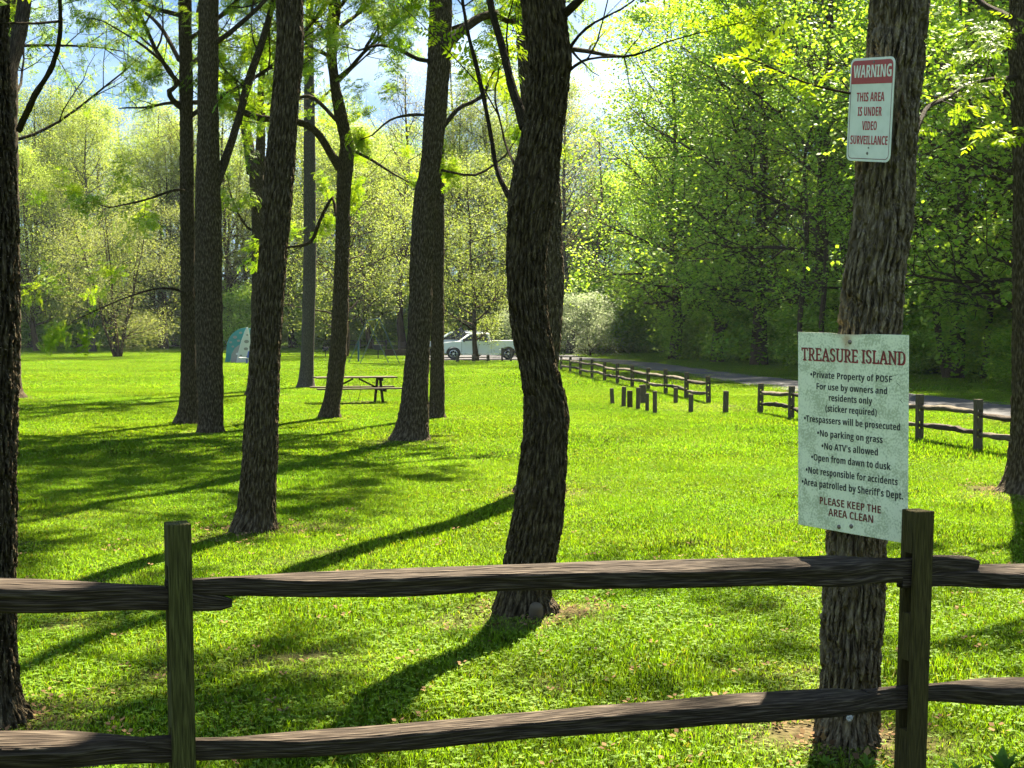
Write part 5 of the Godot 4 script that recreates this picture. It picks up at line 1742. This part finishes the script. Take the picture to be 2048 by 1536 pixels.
		for k in 6:
			bar(grate, Vector3(-0.27 + k * 0.108, 0.965, -0.22), Vector3(-0.27 + k * 0.108, 0.965, 0.22), 0.015, 0.015, 0.004)
		bar(grate, Vector3(0.28, 0.965, 0.0), Vector3(0.42, 0.96, 0.0), 0.03, 0.02, 0.005)
		part("grate", grate.mesh(), M.black_iron, gr)
	# the low plank bin
	var bin := thing("plank_box", "low brown box of upright planks behind the swing frame", "box", Vector3(-9.7, gy(-9.7, -109.0), -109.0))
	for k in 9:
		for s in [-1.0, 1.0]:
			var pk := MB.new()
			box(pk, Vector3(-0.8 + k * 0.2, 0.24, s * 0.5), Vector3(0.185, 0.62 + rng.randf_range(-0.05, 0.05), 0.04), Basis.IDENTITY, 0.008)
			part("plank", pk.mesh(), M.rail_wood, bin)
	for s in [-1.0, 1.0]:
		var ep := MB.new()
		box(ep, Vector3(s * 0.9, 0.22, 0), Vector3(0.04, 0.56, 0.98), Basis.IDENTITY, 0.008)
		part("end_panel", ep.mesh(), M.rail_wood, bin)


# ---------------------------------------------------------------- small plants at the fence

func broad_leaf(mb: MB, from: Vector3, dir: Vector3, long: float, wide: float, col: Color, droop: float) -> void:
	# a leaf blade of several cells with a folded midrib
	mb.col = col
	var side := dir.cross(Vector3.UP)
	side = side.normalized() if side.length() > 0.05 else Vector3.RIGHT
	var p := from
	var d := dir.normalized()
	var n := 6
	var row := []
	for k in n + 1:
		var f := float(k) / n
		var w := wide * sin(PI * pow(lerpf(0.06, 0.98, f), 0.8)) * 0.5
		var up := side.cross(d).normalized()
		row.append([p - side * w + up * w * 0.3, p, p + side * w + up * w * 0.3])
		p += d * long / n
		d = (d + Vector3(0, -droop / n, 0)).normalized()
	for k in n:
		for s in 2:
			mb.quad(row[k][s], row[k + 1][s], row[k + 1][s + 1], row[k][s + 1])


func build_small_plants() -> void:
	# bright walnut leaves on two low twigs, near enough to tell each leaf
	var r := RandomNumberGenerator.new()
	r.seed = 424
	var twig_sets := [
		["low walnut twig with bright backlit leaves growing past the small warning sign", [[1.72, 2.98, -5.98, 0.0055], [1.5, 3.02, -6.0, 0.0055], [1.36, 3.06, -6.02, 0.005], [1.23, 3.12, -6.04, 0.0045], [1.12, 3.17, -6.05, 0.004], [1.02, 3.2, -6.06, 0.003]], 13, 0.14],
	]
	for t in twig_sets:
		var base := Vector3(t[1][0][0], t[1][0][1], t[1][0][2])
		var o := thing("leafy_twig", t[0], "twig", base)
		var mb := MB.new()
		var rows: Array = t[1].map(func(e): return [e[0] - base.x, e[1] - base.y, e[2] - base.z, e[3]])
		var path := smooth_path(rows, 0.03)
		tube(mb, path, 8, 0.0, 0.0, 0.15)
		part("stem", mb.mesh(), M.far_bark, o)
		for k in t[2]:
			var f := lerpf(0.42, 1.0, float(k) / (t[2] - 1))
			var q: Vector4 = path[int(f * (path.size() - 1))]
			var a: float = k * 2.1 + r.randf_range(-0.4, 0.4)
			var lf := MB.new()
			compound_leaf(lf, r, Vector3.ZERO, Vector3(-0.5 + cos(a) * 0.8, r.randf_range(-0.5, 0.55), sin(a) * 0.7).normalized(), t[3] * r.randf_range(0.6, 1.15), Color(0.3, 0.4, 0.015) * r.randf_range(0.9, 1.15))
			part("leaf", lf.mesh(), M.walnut_leaf, o, Vector3(q.x, q.y, q.z))
	var o2 := thing("leafy_twig", "twig of bright leaves hanging from the pale limb of the tall dark tree", "twig", Vector3(4.95, 3.95, -13.2))
	for k in 16:
		var lf := MB.new()
		var a := k * 2.1
		compound_leaf(lf, r, Vector3.ZERO, Vector3(cos(a), r.randf_range(-0.3, 0.6), sin(a)).normalized(), 0.28 * r.randf_range(0.7, 1.2), Color(0.28, 0.38, 0.02) * r.randf_range(0.85, 1.15))
		part("leaf", lf.mesh(), M.walnut_leaf, o2, Vector3(-0.25 + 0.035 * k, 0.12 * sin(k * 1.7), 0.05 * cos(k * 1.1)))
	var s2 := MB.new()
	tube(s2, [Vector4(-0.3, 0.05, 0, 0.006), Vector4(0, 0.02, 0.01, 0.007), Vector4(0.32, -0.06, 0.02, 0.008)], 7)
	part("stem", s2.mesh(), M.far_bark, o2)
	# dandelion gone to seed
	var d := thing("dandelion", "dandelion seed head on a thin stalk at the foot of the sign tree", "dandelion", Vector3(1.50, gy(1.5, -5.72), -5.72))
	var st := MB.new()
	tube(st, [Vector4(0, -0.02, 0, 0.003), Vector4(0.004, 0.1, 0, 0.0028), Vector4(0.0, 0.2, 0.004, 0.0025)], 7)
	part("stalk", st.mesh(), M.walnut_leaf, d).material_override = M.cut_wood
	var hd := MB.new()
	for k in 160:
		var dir := rand_dir(r)
		hd.leaf(Vector3(0, 0.205, 0.004), dir * 0.017, dir.cross(rand_dir(r)).normalized() * 0.0022, Color.WHITE)
	part("seed_head", hd.mesh(), M.seed_white, d)
	# yellow flower in front of the right post
	var fl := thing("dandelion", "yellow dandelion flower low in front of the fence post by the sign", "dandelion", Vector3(1.61, gy(1.61, -5.3), -5.3))
	var fs := MB.new()
	tube(fs, [Vector4(0, -0.02, 0, 0.003), Vector4(0, 0.06, 0, 0.003), Vector4(0.003, 0.11, 0, 0.0028)], 7)
	part("stalk", fs.mesh(), M.cut_wood, fl)
	var fh := MB.new()
	for k in 60:
		var a := TAU * k / 60 * 7.0
		var dir := Vector3(cos(a), r.randf_range(0.1, 1.0), sin(a)).normalized()
		fh.leaf(Vector3(0.003, 0.112, 0), dir * 0.016, dir.cross(Vector3.UP).normalized() * 0.002, Color.WHITE)
	part("flower", fh.mesh(), M.dandelion_yellow, fl)
	# broad-leaved weeds along the foot of the fence
	var spots := [[1.92, -5.42, 0.13, 12], [2.12, -5.55, 0.15, 13], [2.02, -5.3, 0.12, 11], [1.8, -5.35, 0.1, 9], [2.3, -5.5, 0.11, 10], [-0.45, -5.05, 0.1, 10], [-0.28, -5.1, 0.09, 9], [-0.62, -4.98, 0.09, 9], [1.55, -5.62, 0.07, 12], [1.38, -5.66, 0.07, 10], [0.05, -5.2, 0.08, 8]]
	for k in spots.size():
		var e: Array = spots[k]
		var near_post := k < 5
		var label := "broad-leaved weed in the clump beside the slotted post" if near_post else ("small leafy weed at the foot of the sign tree" if e[0] > 1.3 else "leafy weed below the lower rail of the near fence")
		var w := thing("leafy_weed", label, "weed", Vector3(e[0], gy(e[0], e[1]), e[1]), "weeds along the near fence")
		for j in e[3]:
			var a: float = j * 2.4 + r.randf_range(-0.3, 0.3)
			var lm := MB.new()
			broad_leaf(lm, Vector3(0, 0, 0), Vector3(cos(a), r.randf_range(0.6, 2.6), sin(a)), e[2] * r.randf_range(0.6, 1.2), e[2] * 0.34, Color(0.11, 0.21, 0.03) * r.randf_range(0.8, 1.3), r.randf_range(0.4, 1.4))
			part("leaf", lm.mesh(), M.walnut_leaf, w)


func build_litter() -> void:
	# last year's leaves and bits of twig lying about the trunk feet
	var r := RandomNumberGenerator.new()
	r.seed = 515
	var mb := MB.new()
	for k in 5:
		var a := TAU * k / 5
		mb.leaf(Vector3(cos(a) * 0.02, 0.004 + 0.003 * k, sin(a) * 0.02), Vector3(cos(a), 0.25, sin(a)) * r.randf_range(0.02, 0.045), Vector3(-sin(a), 0.3, cos(a)) * 0.011, Color(0.2, 0.13, 0.06).lerp(Color(0.09, 0.055, 0.03), r.randf()))
	var where := []
	for t in trunk_spots:
		if t.z < -17.0:
			continue
		for k in 46:
			var a := r.randf() * TAU
			var d: float = t.r + absf(r.randfn(0, 0.42)) + 0.02
			var x: float = t.x + cos(a) * d
			var z: float = t.z + sin(a) * d
			var s := r.randf_range(0.6, 1.4)
			where.append(Transform3D(Basis(Vector3.UP, r.randf() * TAU).rotated(Vector3.RIGHT, r.randfn(0, 0.3)).scaled(Vector3(s, s, s)), Vector3(x, gy(x, z) + 0.012, z)))
	for k in 160:
		var z := r.randf_range(-13.0, -4.6)
		var x := r.randf_range(-0.42, 0.42) * -z
		where.append(Transform3D(Basis(Vector3.UP, r.randf() * TAU), Vector3(x, gy(x, z) + 0.03, z)))
	var o := copies("leaf_litter", mb.mesh(), M.dead_leaf, self, where)
	o.set_meta("label", "brown dead leaves scattered in the grass round the trunks")
	o.set_meta("category", "leaf litter")
